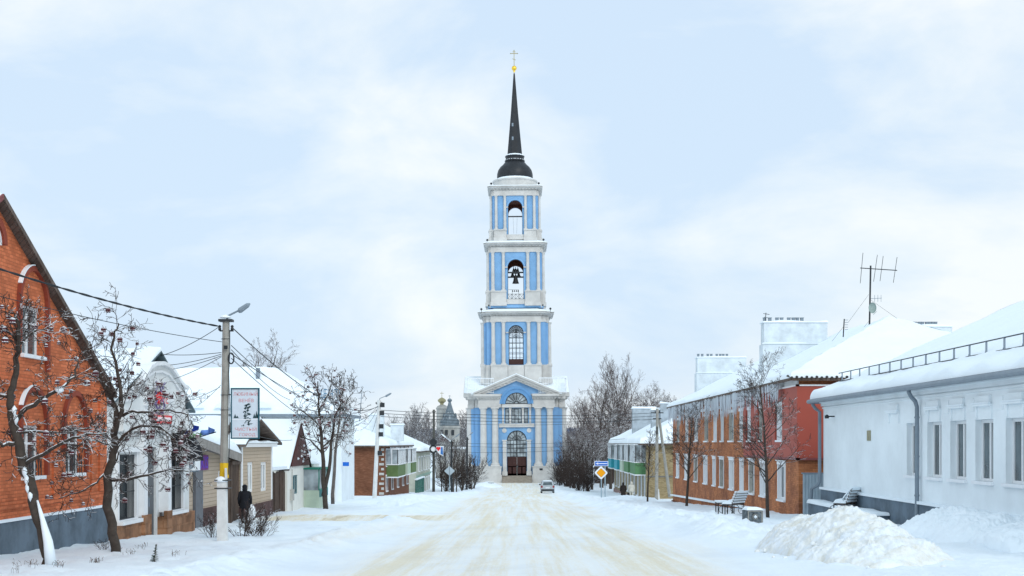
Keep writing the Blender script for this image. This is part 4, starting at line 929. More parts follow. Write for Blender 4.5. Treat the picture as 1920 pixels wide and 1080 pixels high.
# --- brown brick house with green balconies
def balcony(parent, F, u0, u1, z0, out_, pan, h=1.0, gh=1.35, glazed=True):
    b = MB(); b.fbox(F, u0, u1, z0-.12, z0, -out_, 0); bb = part('balcony', b, 'sill', parent)
    b = MB(); b.fbox(F, u0, u1, z0+.003, z0+h, -out_+.003, -out_+.06); b.fbox(F, u0, u0+.05, z0+.003, z0+h, -out_+.06, 0); b.fbox(F, u1-.05, u1, z0+.003, z0+h, -out_+.06, 0); part('panel', b, pan, bb)
    b = MB(); b.fbox(F, u0-.05, u1+.05, z0+h, z0+h+.08, -out_-.06, 0)
    if glazed:
        n = max(2, int((u1-u0)/.9))
        for i in range(n+1): u = u0+(u1-u0-.09)*i/n; b.fbox(F, u, u+.09, z0+h+.08, z0+h+gh, -out_, -out_+.08)
        for d in (.0, out_*.5): b.fbox(F, u0, u0+.07, z0+h+.08, z0+h+gh, -out_+d+.003, -out_+d+.09)
        b.fbox(F, u0-.05, u1+.05, z0+h+gh, z0+h+gh+.1, -out_-.08, 0)
    part('frame', b, 'frame', bb)
    if glazed:
        b = MB(); b.fbox(F, u0+.04, u1-.04, z0+h+.08, z0+h+gh, -out_+.03, -out_+.05); b.fbox(F, u0+.03, u0+.05, z0+h+.08, z0+h+gh, -out_+.05, 0); part('pane', b, 'curtain', bb)
bb = thing('brown_brick_house', 'brown brick two storey house with snowy roof and green glazed balconies on the left', 'apartment house', (-18, 136, -3.5))
XH = -12.4; ops = []
for i, y_ in enumerate((125.5, 131, 137, 143, 148.5)): ops += [(y_-.8, y_+.8, -.55, .95), (y_-.8, y_+.8, -2.9, -1.5)]
shell(bb, -24, XH, 123, 151, -5.5, 1.55, 'L', 'brownbrick', ops, .15)
for o in ops: window(bb, FL(XH), *o, .08, 1, surround=.12)
for u0, u1, pn in ((125.2, 133.5, 'green2'), (136, 140, 'palegrn'), (141.5, 147.5, 'green2')): balcony(bb, FL(XH), u0, u1, -1.55, 1.1, pn, 1.1, 1.45)
b = MB()
for sg, xx in ((1, XH), (1, -15.9)):
    for k in range(13): l = .45 if k % 2 else .25; b.box(xx-l, xx-.0, 122.93, 123.02, -4.5+k*.45, -4.28+k*.45)
part('quoins', b, mat('white_brick_quoins', (.5, .5, .48), .9, .1), bb)
roof(bb, -24, XH, 123, 151, 1.65, 4.5, 'Y', h0=6, h1=5, oh=.55, t=.3)
b = MB(); q = P(745, 800, 132); b.box(q.x-.62, q.x+.62, 131.4, 132.4, 1.8, q.z+.15); cm = part('chimney', b, 'chim', bb)
b = MB(); b.box(q.x-.68, q.x+.68, 131.3, 132.5, q.z+.15, q.z+.3); part('snow_cap', b, 'snow', cm)
b = MB(); q = P(706, 790, 126.5); b.box(q.x-.7, q.x+.7, 126.1, 126.9, 1.9, q.z+.6); cm = part('chimney', b, 'chim', bb)
b = MB(); b.box(q.x-.8, q.x+.8, 126.0, 127.0, q.z+.6, q.z+.75); part('snow_cap', b, 'snow', cm)
b = MB()
for k in range(40): y_ = R.uniform(124, 150); l = R.uniform(.2, 1.3); b.lathe((XH+.5, y_, 1.35-l), [(.005, 0), (.05, l)], 5)
part('icicles', b, 'ice', bb)
ma = thing('roof_mast', 'thin grey antenna mast on the roof left of the second lamp pole', 'antenna', P(675, 780, 128))
b = MB(); b.tube([P(674, 790, 128), P(679, 728, 128)], [.05, .03], 6); part('mast', b, 'grey', ma)
b = MB(); q = P(677, 745, 128)
for k in range(3): b.tube([(q.x-.25, q.y, q.z-.6+k*.5), (q.x+.25, q.y, q.z-.55+k*.5)], .02, 4)
part('element', b, 'grey', ma)
# --- cream and green house further on
cb = thing('cream_green_house', 'cream house with pale green verandas left of the tower', 'house', (-15, 178, -5.5))
ops = [(165.5, 167.5, -2.9, -.9), (170.5, 172.5, -2.9, -.9), (175.5, 177.5, -2.9, -.9), (165.5, 167.5, 1-1.3, 1.2-.3), (171, 173, -.3, .9), (177, 179, -.3, .9)]
ops = [(164+k*4.5, 166+k*4.5, z0, z0+1.7) for k in range(5) for z0 in (-4.7, -1.9)]
shell(cb, -24, XH+.1, 160, 186, -8, .9, 'L', mat('cream_green_plaster', (.52, .54, .46), .9, .06), ops, .12)
for o in ops: window(cb, FL(XH+.1), *o, .06, 2, surround=.15)
b = MB(); b.fbox(FL(XH+.1), 160, 186, -2.6, -2.35, -.15, 0); b.fbox(FL(XH+.1), 160, 186, .5, .7, -.2, 0); part('belt', b, mat('pale_green_trim', (.35, .50, .42), .8), cb)
roof(cb, -24, XH+.1, 160, 186, .9, 3.7, 'Y', h0=5, h1=5, oh=.6, t=.3)
# low green fence in front of it
gf = thing('green_rail_fence', 'low dark green metal fence with snow cap beside the brown house', 'fence', (-11.5, 153, -5))
b = MB(); F = FL(-11.6)
for k in range(9):
    b = MB(); u = 151+k*1.6; b.fbox(F, u, u+.1, G0(-11, u)-.2, -2.6, 0, .1); part('post', b, mat('green_fence_paint', (.03, .16, .13), .6), gf)
b = MB(); b.fbox(F, 151, 164, -2.6, -2.45, -.1, .15); part('snow_cap', b, 'snow', gf)
b = MB(); b.fbox(F, 151, 164, -3.7, -3.6, .0, .05); b.fbox(F, 151, 164, -2.75, -2.62, .0, .05); part('rail', b, MC['green_fence_paint'], gf)

# ================================================================ RIGHT SIDE BUILDINGS
# --- white one-storey building
XR = 12.4; F = FR(XR)
wr = thing('white_building', 'long white plastered building with slate plinth and thick snowy roof on the right', 'building', (XR, 38, -.8))
wc = [41.9, 39.75, 37.6, 35.5, 33.25, 31.1, 28.9, 26.7]
ops = [(y_-.68, y_+.68, .60, 2.27) for y_ in wc]
shell(wr, XR, 26.5, 20, 54.2, -1.8, 3.6, 'R', 'white', ops, .3)
for o in ops:
    window(wr, F, *o, .17, 1, None, 'frame', 'glass', True, .09)
b = MB(); b.fbox(F, 19.95, 54.28, -1.8, -.24, -.10, .0); b.fbox(FF(54.3), XR+.05, 26, -1.8, -.24, -.05, .0); part('plinth', b, 'plinth', wr)
b = MB(); b.fbox(F, 19.95, 54.3, -.237, -.15, -.16, .0); part('snow_ledge', b, 'snow', wr)
b = MB(); b.fbox(F, 20, 54.25, 3.02, 3.08, -.05, .0); b.fbox(F, 20, 54.25, 3.25, 3.6, -.16, .0); b.fbox(F, 20, 54.25, 3.12, 3.25, -.1, .0); b.fbox(FF(54.2), XR-.05, 13.6, 3.12, 3.6, -.0, .1)
for y_ in wc[:-1:1]:
    pass
part('cornice', b, 'white', wr)
for y_ in [wc[0]+3.0-.9]+wc[1:]:
    b = MB(); b.fbox(F, y_-.62, y_+.62, 2.62, 2.68, -.12, 0); b.fbox(F, y_-.55, y_+.55, 2.68, 2.9, -.07, 0); b.fbox(F, y_-.62, y_-.5, 2.3, 2.62, -.04, 0); b.fbox(F, y_+.5, y_+.62, 2.3, 2.62, -.04, 0)
    hd = part('window_head', b, 'white', wr); b = MB(); b.fbox(F, y_-.66, y_+.66, 2.682, 2.72, -.14, -.071); part('snow_cover', b, 'snow', hd)
for y_ in [(a+b_)/2 for a, b_ in zip(wc, wc[1:])]:
    b = MB(); b.fbox(F, y_-.28, y_+.28, 2.5, 2.85, -.02, 0); part('relief_panel', b, 'white', wr)
b = MB(); q = 47.0; b.fbox(F, 46.9, 47.35, 1.72, 2.08, -.03, 0); part('vent_grille', b, mat('beige_vent', (.35, .33, .22), .7), wr)
b = MB(); b.tube([F(52.3, 2.68, 0), F(52.3, 2.68, -.25)], .03, 6); b.lathe(F(52.3, 2.6, -.3), [(.08, 0), (.09, .1), (.03, .15)], 8); part('outside_lamp', b, 'darkmetal', wr)
def pipe(y_, ztop=3.3, zbot=-.85, x=XR, kick=True):
    b = MB(); pts = [(x-.38, y_, ztop), (x-.38, y_, ztop-.15), (x-.30, y_, ztop-.3), (x-.18, y_+.02, ztop-.42), (x-.13, y_, ztop-.6), (x-.13, y_, zbot+.25)]
    if kick: pts += [(x-.16, y_, zbot+.1), (x-.3, y_, zbot)]
    b.tube(pts, .065, 10); p_ = part('downpipe', b, 'grey', wr, smooth=True)
    b = MB()
    for z in (2.4, 1.2, 0, ): b.tube([(x-.13, y_, z), (x-.13, y_, z+.05)], .08, 10)
    part('bracket', b, 'grey', p_)
pipe(41.05, 3.35, -.95)
b = MB(); b.tube([(XR-.38, 54.45, 3.35), (XR-.38, 54.45, 3.2), (XR-.28, 54.45, 3.05), (XR-.12, 54.35, 2.9), (XR-.12, 54.35, .05), (XR-.2, 54.4, -.1), (XR-.42, 54.5, -.25), (XR-.46, 54.5, -1.4)], .07, 10); part('downpipe', b, 'grey', wr, smooth=True)
# roof with hip at the far end
xo = XR-.42; sl = (6.85-3.45)/(19.3-xo)
c0 = (xo, 19, 3.42); c1_ = (xo, 54.8, 3.42); r0 = (19.3, 19, 6.85); r1 = (19.3, 51.0, 6.85)
b = MB(); slab(b, [c0, c1_, r1, r0], .06); slab(b, [(26.9, 54.8, 3.42), (26.9, 19, 3.42), r0, r1], .06); slab(b, [c1_, (26.9, 54.8, 3.42), r1], .06); ro = part('roof', b, 'grey', wr)
b = MB(); snowpatch(b, c0, c1_, r1, r0, .23, fr=(1, 1, 0, 0), amp=.06); snowpatch(b, c1_, (26.9, 54.8, 3.42), r1, r1, .23); snowpatch(b, (26.9, 54.8, 3.42), (26.9, 19, 3.42), r0, r1, .23); part('roof_snow', b, 'snow', ro, smooth=True)
b = MB(); b.tube([(xo-.05, 19, 3.33), (xo-.05, 54.85, 3.33)], .085, 8); b.fbox(F, 19, 54.8, 3.30, 3.38, -.40, -.16); part('gutter', b, 'grey', wr, smooth=False)
b = MB(); b.tube([(xo-.05, 54.85, 3.33), (14.5, 54.85, 3.33)], .085, 8); part('gutter', b, 'grey', wr)
# snow guard railing on the roof
sg = thing('roof_snow_guard', 'dark metal snow guard railing along the snowy roof of the white building', 'railing', (13.0, 38, 3.9))
xg = 13.05; zg = 3.42+sl*(xg-xo)+.2
for k in range(24):
    y_ = 22+k*1.38; b = MB(); b.box(xg-.02, xg+.02, y_-.03, y_+.03, zg-.15, zg+.36); b.tube([(xg, y_, zg+.15), (xg+.02, y_+.22, zg-.05)], .018, 4); part('post', b, 'darkmetal' if 0 else 'grey', sg)
for z in (zg+.36, zg+.03): b = MB(); b.tube([(xg, 21.5, z), (xg, 54.3, z)], .02, 5); part('rail', b, 'darkmetal', sg)
# bench and low ledge at the plinth
lg = thing('stone_ledge', 'low slate ledge with snow top against the white building plinth', 'ledge', (11.9, 50.5, -1.4))
b = MB(); b.box(11.65, 12.28, 44.2, 53.6, -1.9, -.78); part('base', b, 'plinth', lg)
b = MB(); snowpatch(b, (11.6, 53.7, -.78), (11.6, 44.1, -.78), (12.28, 44.1, -.78), (12.28, 53.7, -.78), .1, fr=(1, 1, 1, 0), amp=.02); part('snow_cover', b, 'snow', lg, smooth=True)

def bench(name, label, loc, rz, L=1.35):
    t = thing(name, label, 'bench', loc); z = loc[2]; heavy = 'buried' in label
    bx, by = loc[0], loc[1]; c_, s_ = 1, 0
    for k in range(5): b = MB(); q = -.20+k*.115; b.box(bx+q, bx+q+.09, by-L/2, by+L/2, z+.43, z+.47); part('seat_slat', b, 'soffit', t)
    for k in range(5):
        h_ = .50+k*.125; x = .36+k*.055; b = MB(); b.box(bx+x, bx+x+.035, by-L/2, by+L/2, z+h_, z+h_+.095); bs = part('back_slat', b, 'soffit', t)
        b = MB(); b.box(bx+x-.07, bx+x+.05, by-L/2+.01, by+L/2-.01, z+h_+.03, z+h_+.135); part('snow', b, 'snow', bs)
    b = MB(); snowpatch(b, (bx-.22, by-L/2, z+.47), (bx-.22, by+L/2, z+.47), (bx+.36, by+L/2, z+.47), (bx+.36, by-L/2, z+.47), .14, fr=(1, 1, 1, 0), amp=.04); part('seat_snow', b, 'snow', t, smooth=True)
    if heavy:
        b = MB(); snowpatch(b, (bx+.2, by-L/2-.05, z+.62), (bx+.2, by+L/2+.05, z+.62), (bx+.62, by+L/2+.05, z+1.1), (bx+.62, by-L/2-.05, z+1.1), .16, fr=(1, 1, 1, 1), amp=.09); part('back_snow', b, 'snow', t, smooth=True)
    for sd in (-L/2+.05, L/2-.05):
        b = MB(); y_ = by+sd
        b.tube([(bx-.2, y_, z-.15), (bx-.2, y_, z+.42), (bx+.3, y_, z+.43), (bx+.45, y_, z+.75), (bx+.62, y_, z+1.12)], .03, 6)
        b.tube([(bx+.36, y_, z+.45), (bx+.38, y_, z-.15)], .03, 6); b.tube([(bx-.15+.25*cos(a), y_, z+.2+.2*sin(a)) for a in [i*.5 for i in range(10)]], .014, 5); b.tube([(bx+.2+.15*cos(a), y_, z+.15+.2*sin(a)) for a in [3+i*.5 for i in range(10)]], .014, 5)
        part('leg', b, 'darkmetal', t)
    t.rotation_euler = (0, 0, rz); t.scale = (.85, .85, .85); return t
q = P(1372, 962, 57.5); bench('park_bench', 'snow covered slatted bench with curled iron legs by the brick wall', (q.x, q.y, q.z), radians(-38), 1.3)
q = P(1590, 966, 48.5); bench('park_bench', 'snow buried slatted bench rising behind the big yellowish snow heap', (q.x-.1, q.y, q.z+.05), radians(-38), 1.5)
st = thing('low_stool', 'low snow topped slatted table left of the iron-legged bench', 'low table', P(1354, 962, 58)); q = P(1354, 962, 58)
b = MB(); b.box(q.x-.26, q.x+.22, q.y-.4, q.y+.4, q.z+.42, q.z+.47); part('top', b, 'soffit', st)
b = MB(); b.box(q.x-.27, q.x+.23, q.y-.41, q.y+.41, q.z+.472, q.z+.55); part('snow_cover', b, 'snow', st)
for sx in (-.22, .18):
    for sy in (-.35, .35): b = MB(); b.tube([(q.x+sx, q.y+sy, q.z-.15), (q.x+sx, q.y+sy, q.z+.42)], .025, 5); part('leg', b, 'darkmetal', st)
# concrete planter blocks
def planter(label, px, py, Y, w_, h_):
    q = P(px, py, Y); q.z = max(q.z, G(q.x, Y-.3))-.02; t = thing('concrete_planter', label, 'planter', q); b = MB()
    b.box(q.x-w_/2, q.x+w_/2, q.y-w_/2, q.y+w_/2, q.z-.2, q.z+h_); part('body', b, mat('patterned_concrete', (.17, .20, .22), .9, .3, 9, .9, 14), t)
    b = MB(); Fq = FF(q.y-w_/2); b.ring(Fq, q.x, q.z+h_*.5, w_*.14, w_*.17, -.02, .02, 14, 0, 2*pi); b.fbox(Fq, q.x-w_*.46, q.x+w_*.46, q.z+h_*.92, q.z+h_*.99, -.02, .01); b.fbox(Fq, q.x-w_*.46, q.x-w_*.4, q.z, q.z+h_*.92, -.02, .01); b.fbox(Fq, q.x+w_*.4, q.x+w_*.46, q.z, q.z+h_*.92, -.02, .01); part('relief', b, 'concrete', t)
    b = MB(); snowpatch(b, (q.x-w_*.52, q.y-w_/2-.02, q.z+h_), (q.x+w_*.52, q.y-w_/2-.02, q.z+h_), (q.x+w_*.52, q.y+w_/2, q.z+h_), (q.x-w_*.52, q.y+w_/2, q.z+h_), .09, fr=(1, 1, 1, 1), amp=.02); b.lathe(Fq(q.x, q.z+h_*.5, -.03), [(.01, -.05), (.06, 0), (.01, .05)], 8); part('snow_cover', b, 'snow', t, smooth=True)
    t.rotation_euler = (0, 0, radians(8))
planter('square grey patterned concrete planter in the snow right of the road', 1411, 994, 39.2, .48, .36)
planter('small plain grey block in the snow left of the tower steps', 920.5, 912, 205, .85, .62)

# --- orange brick two-storey building
ob = thing('brick_apartment_house', 'two storey orange brick house with red clad corner, icicles and big white chimneys', 'apartment house', (XR, 80, -3))
F = FR(XR); ops = []; up = []
# (pixel left, pixel right) of each opening on the street front
def uY(px): return (XR*2500)/(px-972)
lowers = [(1268, 1274), (1284, 1290), (1302, 1308), (1319, 1327), (1337, 1342), (1350, 1357), (1368, 1376), (1388, 1394), (1405, 1414), (1426, 1436), (1457, 1475)]
uppers = [(1268, 1275), (1285, 1291), (1302, 1309), (1321, 1328), (1338, 1344), (1352, 1357), (1366, 1377), (1387, 1393), (1402, 1411), (1424, 1433), (1455, 1472)]
lo = [(min(uY(a), uY(c)), max(uY(a), uY(c)), -1.05+.0, .62) for a, c in lowers]; hi = [(min(uY(a), uY(c)), max(uY(a), uY(c)), 1.75, 3.4) for a, c in uppers]
lo = [((a+b_)/2-min(.85, max(.55, (b_-a)/2)), (a+b_)/2+min(.85, max(.55, (b_-a)/2)), c, d) for a, b_, c, d in lo]; hi = [((a+b_)/2-min(.85, max(.55, (b_-a)/2)), (a+b_)/2+min(.85, max(.55, (b_-a)/2)), c, d) for a, b_, c, d in hi]
shell(ob, XR, 24.4, 59, 107, -5.5, 4.6, 'R', 'obrick', lo+hi, .28)
for i, o in enumerate(lo+hi):
    window(ob, F, *o, .12, 1 if i % 3 else 2, None, 'frame' if (i+1) % 3 else 'oldwood', 'curtain' if i % 2 else 'glass', True, .12, lin=True)
    b = MB(); u0, u1, v0, v1 = o; b.fbox(F, u0-.13, u1+.13, v1, v1+.17, -.05, .02)
    if i < 11: b.fbox(F, u0-.10, u0, v0, v1, -.03, .02); b.fbox(F, u1, u1+.10, v0, v1, -.03, .02); b.fbox(F, u0-.16, u1+.16, v1+.17, v1+.21, -.12, .02)
    part('window_surround', b, 'sill', ob)
b = MB(); e = .09
wops = [o for o in hi if o[1] < 72.7]; wall(b, FR(XR-.1), 58.85, 72.9, .98, 4.15, [(o[0]-.02, o[1]+.02, o[2]-.08, o[3]+.22) for o in wops], .12)
b.quad((XR-.1, 72.9, .98), (XR, 72.9, .98), (XR, 72.9, 4.15), (XR-.1, 72.9, 4.15)); b.quad((XR-.1, 58.85, .98), (XR-.1, 72.9, .98), (XR+.01, 72.9, .98), (XR+.01, 58.85, .98))
wall(b, FF(58.85), XR-.1, 20, .98, 4.15); b.quad((XR-.1, 58.85, .98), (20, 58.85, .98), (20, 59.01, .98), (XR-.1, 59.01, .98)); part('red_cladding', b, 'redclad', ob)
b = MB(); b.fbox(F, 58.8, 72.55, .88, .98, -.13, .02); b.fbox(FF(59), XR-.13, 20, .88, .978, -.2, -.0); part('drip_trim', b, 'fascia', ob)
b = MB(); b.fbox(FF(59), XR-.14, 20, 4.15, 4.22, -.2, .0); b.fbox(F, 58.8, 72.6, 4.15, 4.22, -.14, 0); part('white_trim', b, 'frame', ob)
b = MB(); b.fbox(F, 59.0, 107, 4.2, 4.6, -.06, 0.0); b.fbox(F, 73.0, 107, 3.72, 3.9, -.08, 0); part('cornice', b, 'sill', ob)
# pavement-level snow ledge and basement strip falling away from the camera
b = MB(); b.prism([(66, EYE-3.42), (107, -2.6), (107, -2.48), (66, EYE-3.3)], F, -.22, 0); part('snow_ledge', b, 'snow', ob)
b = MB(); b.fbox(F, 90, 107.1, -5.5, -2.95, -.10, 0); part('basement_wall', b, 'brownbrick', ob)
roof(ob, XR, 24.4, 59, 107, 4.72, 7.75, 'Y', h0=7.2, h1=7, oh=.45, t=.2, rt=.12)
rwm = mat('corrugated_roof_edge', (.06, .055, .05), .8, .1)
b = MB()
for i in range(60): x = XR-.4+i*.22; b.tube([(x, 58.48, 4.50+.03*(i % 2)), (x, 59.4, 4.62+.03*(i % 2))], .06, 6)
part('roof_edge', b, rwm, ob)
ROWS = []
for nm, x0, x1, y0, y1, zt_, seed in (('A', 13.75, 17.45, 75, 76.1, 8.4, 1), ('B', 13.95, 17.9, 104.4, 105.6, 8.3, 2), ('C', 22.4, 24.8, 76, 77, 8.25, 3)):
    b = MB(); zl = 4.6; b.box(x0, x1, y0, y1, zl, zt_-1.2); b.box(x0-.0+.08, x1-.05, y0+.06, y1-.06, zt_-1.2, zt_); cm = part('chimney', b, 'chim', ob)
    b = MB(); snowpatch(b, (x0, y0, zt_), (x1, y0, zt_), (x1, y1, zt_), (x0, y1, zt_), .13, fr=(1, 1, 1, 1), amp=.05)
    snowpatch(b, (x0-.04, y0-.06, zt_-1.2), (x1+.02, y0-.06, zt_-1.2), (x1+.02, y0+.07, zt_-1.2), (x0-.04, y0+.07, zt_-1.2), .07, fr=(1, 1, 1, 0), amp=.03); part('snow_cap', b, 'snow', cm, smooth=True)
    for k in range(8):
        fx = [.03, .11, .22, .29, .40, .47, .53, .6][k]; xx = x0+(x1-x0)*fx; b = MB(); b.box(xx, xx+.16, y0+.4, y0+.6, zt_+.1, zt_+.3); b.box(xx-.02, xx+.18, y0+.38, y0+.62, zt_+.3, zt_+.33); part('chimney_pot', b, 'grey', cm)
# icicles
ic = []
for k in range(4):
    b = MB(); l = 1; pr = [(.004, -1), (.02, -.7), (.035, -.3), (.05, 0)]; b.lathe((0, 0, 0), pr, 6); me = bpy.data.meshes.new('icicle'); me.from_pydata(b.v, [], b.f); me.materials.append(M['ice']); ic.append(me)
fr = MB()
for k in range(330):
    y_ = R.uniform(62, 107.3); l = R.uniform(.3, 1.0)+(.55*sm(68, 78, y_)*(1-sm(100, 107, y_)))*R.random()+.15
    p = (XR-.40+R.uniform(-.04, .08), y_, 4.42)
    if k < 100: inst('icicle', ic[k % 4], ob, p, R.random()*6, (1.3, 1.3, l+.2))
    else: fr.lathe((p[0], p[1], p[2]-l), [(.005, 0), (.03, l*.4), (.055, l)], 5)
tag(part('icicle_fringe', fr, 'ice', ob), kind='stuff')
# corrugated gate between the two buildings
gt = thing('corrugated_gate', 'blue grey corrugated metal gate between red corner and white building', 'gate', (14, 58.2, -1.8))
b = MB()
n = 40
for i in range(n):
    x = 12.45+i*.14; b.box(x, x+.08, 58.3, 58.36, -2.2, .28); b.box(x+.08, x+.14, 58.33, 58.38, -2.2, .28)
part('sheet', b, mat('blue_grey_sheet', (.36, .45, .51), .5, .05), gt)
b = MB(); b.box(12.4, 18.1, 58.28, 58.42, .28, .34); part('top_rail', b, 'grey', gt)
# rooftop antennas
am = thing('antenna_mast', 'tall rooftop mast with four-element aerial and satellite dish', 'antenna', P(1630, 612, 68))
Y = 68; b = MB(); b.tube([P(1630, 625, Y), P(1632.5, 498, Y)], .045, 8); part('mast', b, 'darkmetal', am)
b = MB(); b.tube([P(1613, 502.5, Y), P(1682, 507, Y)], .025, 6); part('boom', b, 'darkmetal', am)
for (x0, y0, x1, y1) in ((1618, 474, 1613, 531), (1645, 478, 1638, 528), (1656, 480, 1650, 527), (1682, 482, 1675, 530)): b = MB(); b.tube([P(x0, y0, Y), P(x1, y1, Y)], .014, 5); part('element', b, 'darkmetal', am)
b = MB(); b.tube([P(1632, 560, Y), P(1653, 559, Y)], .012, 4)
for x in (1640, 1646, 1652): b.tube([P(x, 553, Y), P(x, 566, Y)], .01, 4)
part('small_aerial', b, 'grey', am)
b = MB(); q = P(1634, 578, Y); c = [(.01, .0), (.12, .015), (.22, .05), (.28, .1)]
b.v = [(q.x+r_*cos(a)*.72, q.y-.1-z_, q.z+r_*sin(a)) for r_, z_ in c for a in [2*pi*i/20 for i in range(20)]]
b.f = [(i*20+j, i*20+(j+1) % 20, (i+1)*20+(j+1) % 20, (i+1)*20+j) for i in range(3) for j in range(20)]
b.tube([P(1637, 590, Y), P(1644, 584, Y-.4)], .012, 4); part('dish', b, mat('grey_green_dish', (.30, .38, .36), .5), am)
b = MB()
for p0, p1 in (((1629, 552), (1590, 605)), ((1632, 562), (1692, 604)), ((1631, 600), (1617, 617))): b.tube([P(*p0, Y), P(*p1, Y)], .007, 3)
part('guy_wire', b, 'cable', am)
a2 = thing('side_aerial', 'short comb shaped aerial left of the tall rooftop mast', 'antenna', P(1582, 625, 66))
b = MB(); b.tube([P(1581, 632, 66), P(1583, 598, 66)], .03, 6); part('mast', b, 'darkmetal', a2)
for k in range(5): b = MB(); y_ = 600+k*4.5; b.tube([P(1584, y_, 66), P(1590, y_, 66)], .012, 4); part('element', b, 'grey', a2)
b = MB(); b.tube([P(1560, 640, 66), P(1582, 612, 66)], .007, 3); part('guy_wire', b, 'cable', a2)
a3 = thing('tiny_aerial', 'tiny dark aerial standing on top of the near white chimney', 'antenna', (14.0, 75.5, 8.4)); b = MB(); b.tube([(13.95, 75.4, 8.4), (14.0, 75.4, 9.0)], .02, 4); part('mast', b, 'darkmetal', a3)
b = MB(); b.tube([(13.85, 75.4, 8.95), (14.2, 75.4, 8.9)], .015, 4); b.tube([(13.9, 75.4, 8.75), (14.15, 75.4, 8.7)], .015, 4); part('element', b, 'darkmetal', a3)
a4 = thing('small_tv_aerial', 'tiny aerial behind the snowy roof peak', 'antenna', P(1668, 600, 70)); b = MB(); b.tube([P(1667.5, 606, 70), P(1667.5, 594, 70)], .03, 5); part('mast', b, 'darkmetal', a4)
b = MB(); b.tube([P(1659, 599, 70), P(1668, 596, 70)], .02, 4); part('element', b, 'darkmetal', a4)

# --- yellow brick house with balconies
yb = thing('yellow_brick_house', 'yellow brick two storey house with teal and green balconies and grey chimneys', 'apartment house', (18, 155, -5))
XY = 12.6; F = FR(XY); ops = []
for y_ in (133.5, 137, 141, 145.5, 150, 154, 158, 162.5, 167, 171): ops += [(y_-1.1, y_+1.1, -3.9, -1.6), (y_-1.1, y_+1.1, -.35, 1.25)]
shell(yb, XY, 26, 131, 175, -8, 1.9, 'R', mat('cream_brick_front', (.46, .40, .28), .9, .1, .8, kind='brick'), ops, .15)
b = MB(); wall(b, FF(130.95), XY-.02, 26, -8, 1.9); part('end_wall', b, 'ybrick', yb)
for o in ops: window(yb, F, *o, .06, 1, None, 'frame', 'curtain', True, .16)
for u0, u1, pn in ((132.0, 138.0, 'green'), (140.5, 146, 'green'), (148, 152, 'palegrn'), (156, 161, 'teal'), (166, 172, 'teal')): balcony(yb, F, u0, u1, -1.5, 1.05, pn, 1.15, 1.75)
b = MB(); b.fbox(F, 131, 175, -8, -4.3, -.12, 0); part('plinth', b, mat('pink_plinth', (.36, .24, .22), .9, .1), yb)
b = MB(); b.fbox(FF(130.95), XY, 26, -1.75, -1.6, -.05, 0); b.fbox(FF(130.95), 15.5, 15.62, -5, 1.8, -.05, 0); part('belt', b, mat('grey_belt', (.2, .19, .17), .9), yb)
b = MB(); b.prism([(13.25, -5.2), (14.0, -5.2), (13.8, -2.9), (13.45, -2.9)], FF(130.95), -.04, 0); part('whitewash_patch', b, 'whitewash', yb)
roof(yb, XY, 26, 131, 175, 1.95, 5.4, 'Y', h0=7.5, h1=7, oh=.75, t=.4, rt=.15)
for x0, x1, y0, y1, zt_ in ((14.2, 16.8, 142, 143.2, 5.1), (13.3, 16.0, 155, 156.3, 5.6)):
    b = MB(); b.box(x0, x1, y0, y1, 2.1, zt_); b.box(x0+.9, x1+.9, y0-.4, y0, 2.1, zt_+.7) if y0 < 150 else None; cm = part('chimney', b, mat('patchy_grey_chimney', (.42, .48, .53), .9, .14, 1.2, .5), yb)
    b = MB(); snowpatch(b, (x0-.1, y0-.1, zt_), (x1+.1, y0-.1, zt_), (x1+.1, y1+.1, zt_), (x0-.1, y1+.1, zt_), .2, fr=(1, 1, 1, 1), amp=.06)
    if y0 < 150: snowpatch(b, (x0+.8, y0-.5, zt_+.7), (x1+1, y0-.5, zt_+.7), (x1+1, y0+.05, zt_+.7), (x0+.8, y0+.05, zt_+.7), .15, fr=(1, 1, 1, 1), amp=.05)
    part('snow_cap', b, 'snow', cm, smooth=True)
b = MB()
for k in range(60): y_ = R.uniform(131, 174); l = R.uniform(.2, .9); b.lathe((XY-.7, y_, 1.55-l), [(.005, 0), (.05, l)], 5)
part('icicles', b, 'ice', yb)

# ================================================================ POLES, CABLES, SIGNS
def pole(name, label, base, top, r0=.14, r1=.10, m='concrete', lamp=None, sink=.5, group='street lamp poles'):
    base, top = Vector(base), Vector(top); t = thing(name, label, 'pole', base, group); d = (top-base).normalized()
    b = MB(); pts = [base-d*sink, base+(top-base)*.5, top]; b.tube(pts, [r0*1.05, (r0+r1)/2, r1], 8); part('shaft', b, m, t)
    if lamp:
        b = MB(); L = Vector(lamp); b.tube([top-d*.1, top+Vector((.05, 0, .12)), top.lerp(L, .55)+Vector((0, 0, .02))], .03, 6); ar = part('arm', b, 'grey', t)
        a = top.lerp(L, .5); n = (L-a); b = MB(); b.tube([a, a+n*.15, a+n*.8, L], [.045, .085, .07, .02], 8); part('lamp_head', b, 'grey', ar)
    b = MB(); b.tube([top-d*.32+Vector((-r1-.08, 0, 0)), top-d*.32+Vector((r1+.12, 0, 0))], .025, 6)
    for sx in (-1, 1): b.lathe(top-d*.32+Vector((sx*(r1+.08), 0, .0)), [(.03, 0), (.05, .05), (.035, .1), (.05, .13), (.02, .17)], 8)
    part('insulator', b, 'darkmetal', t)
    return t
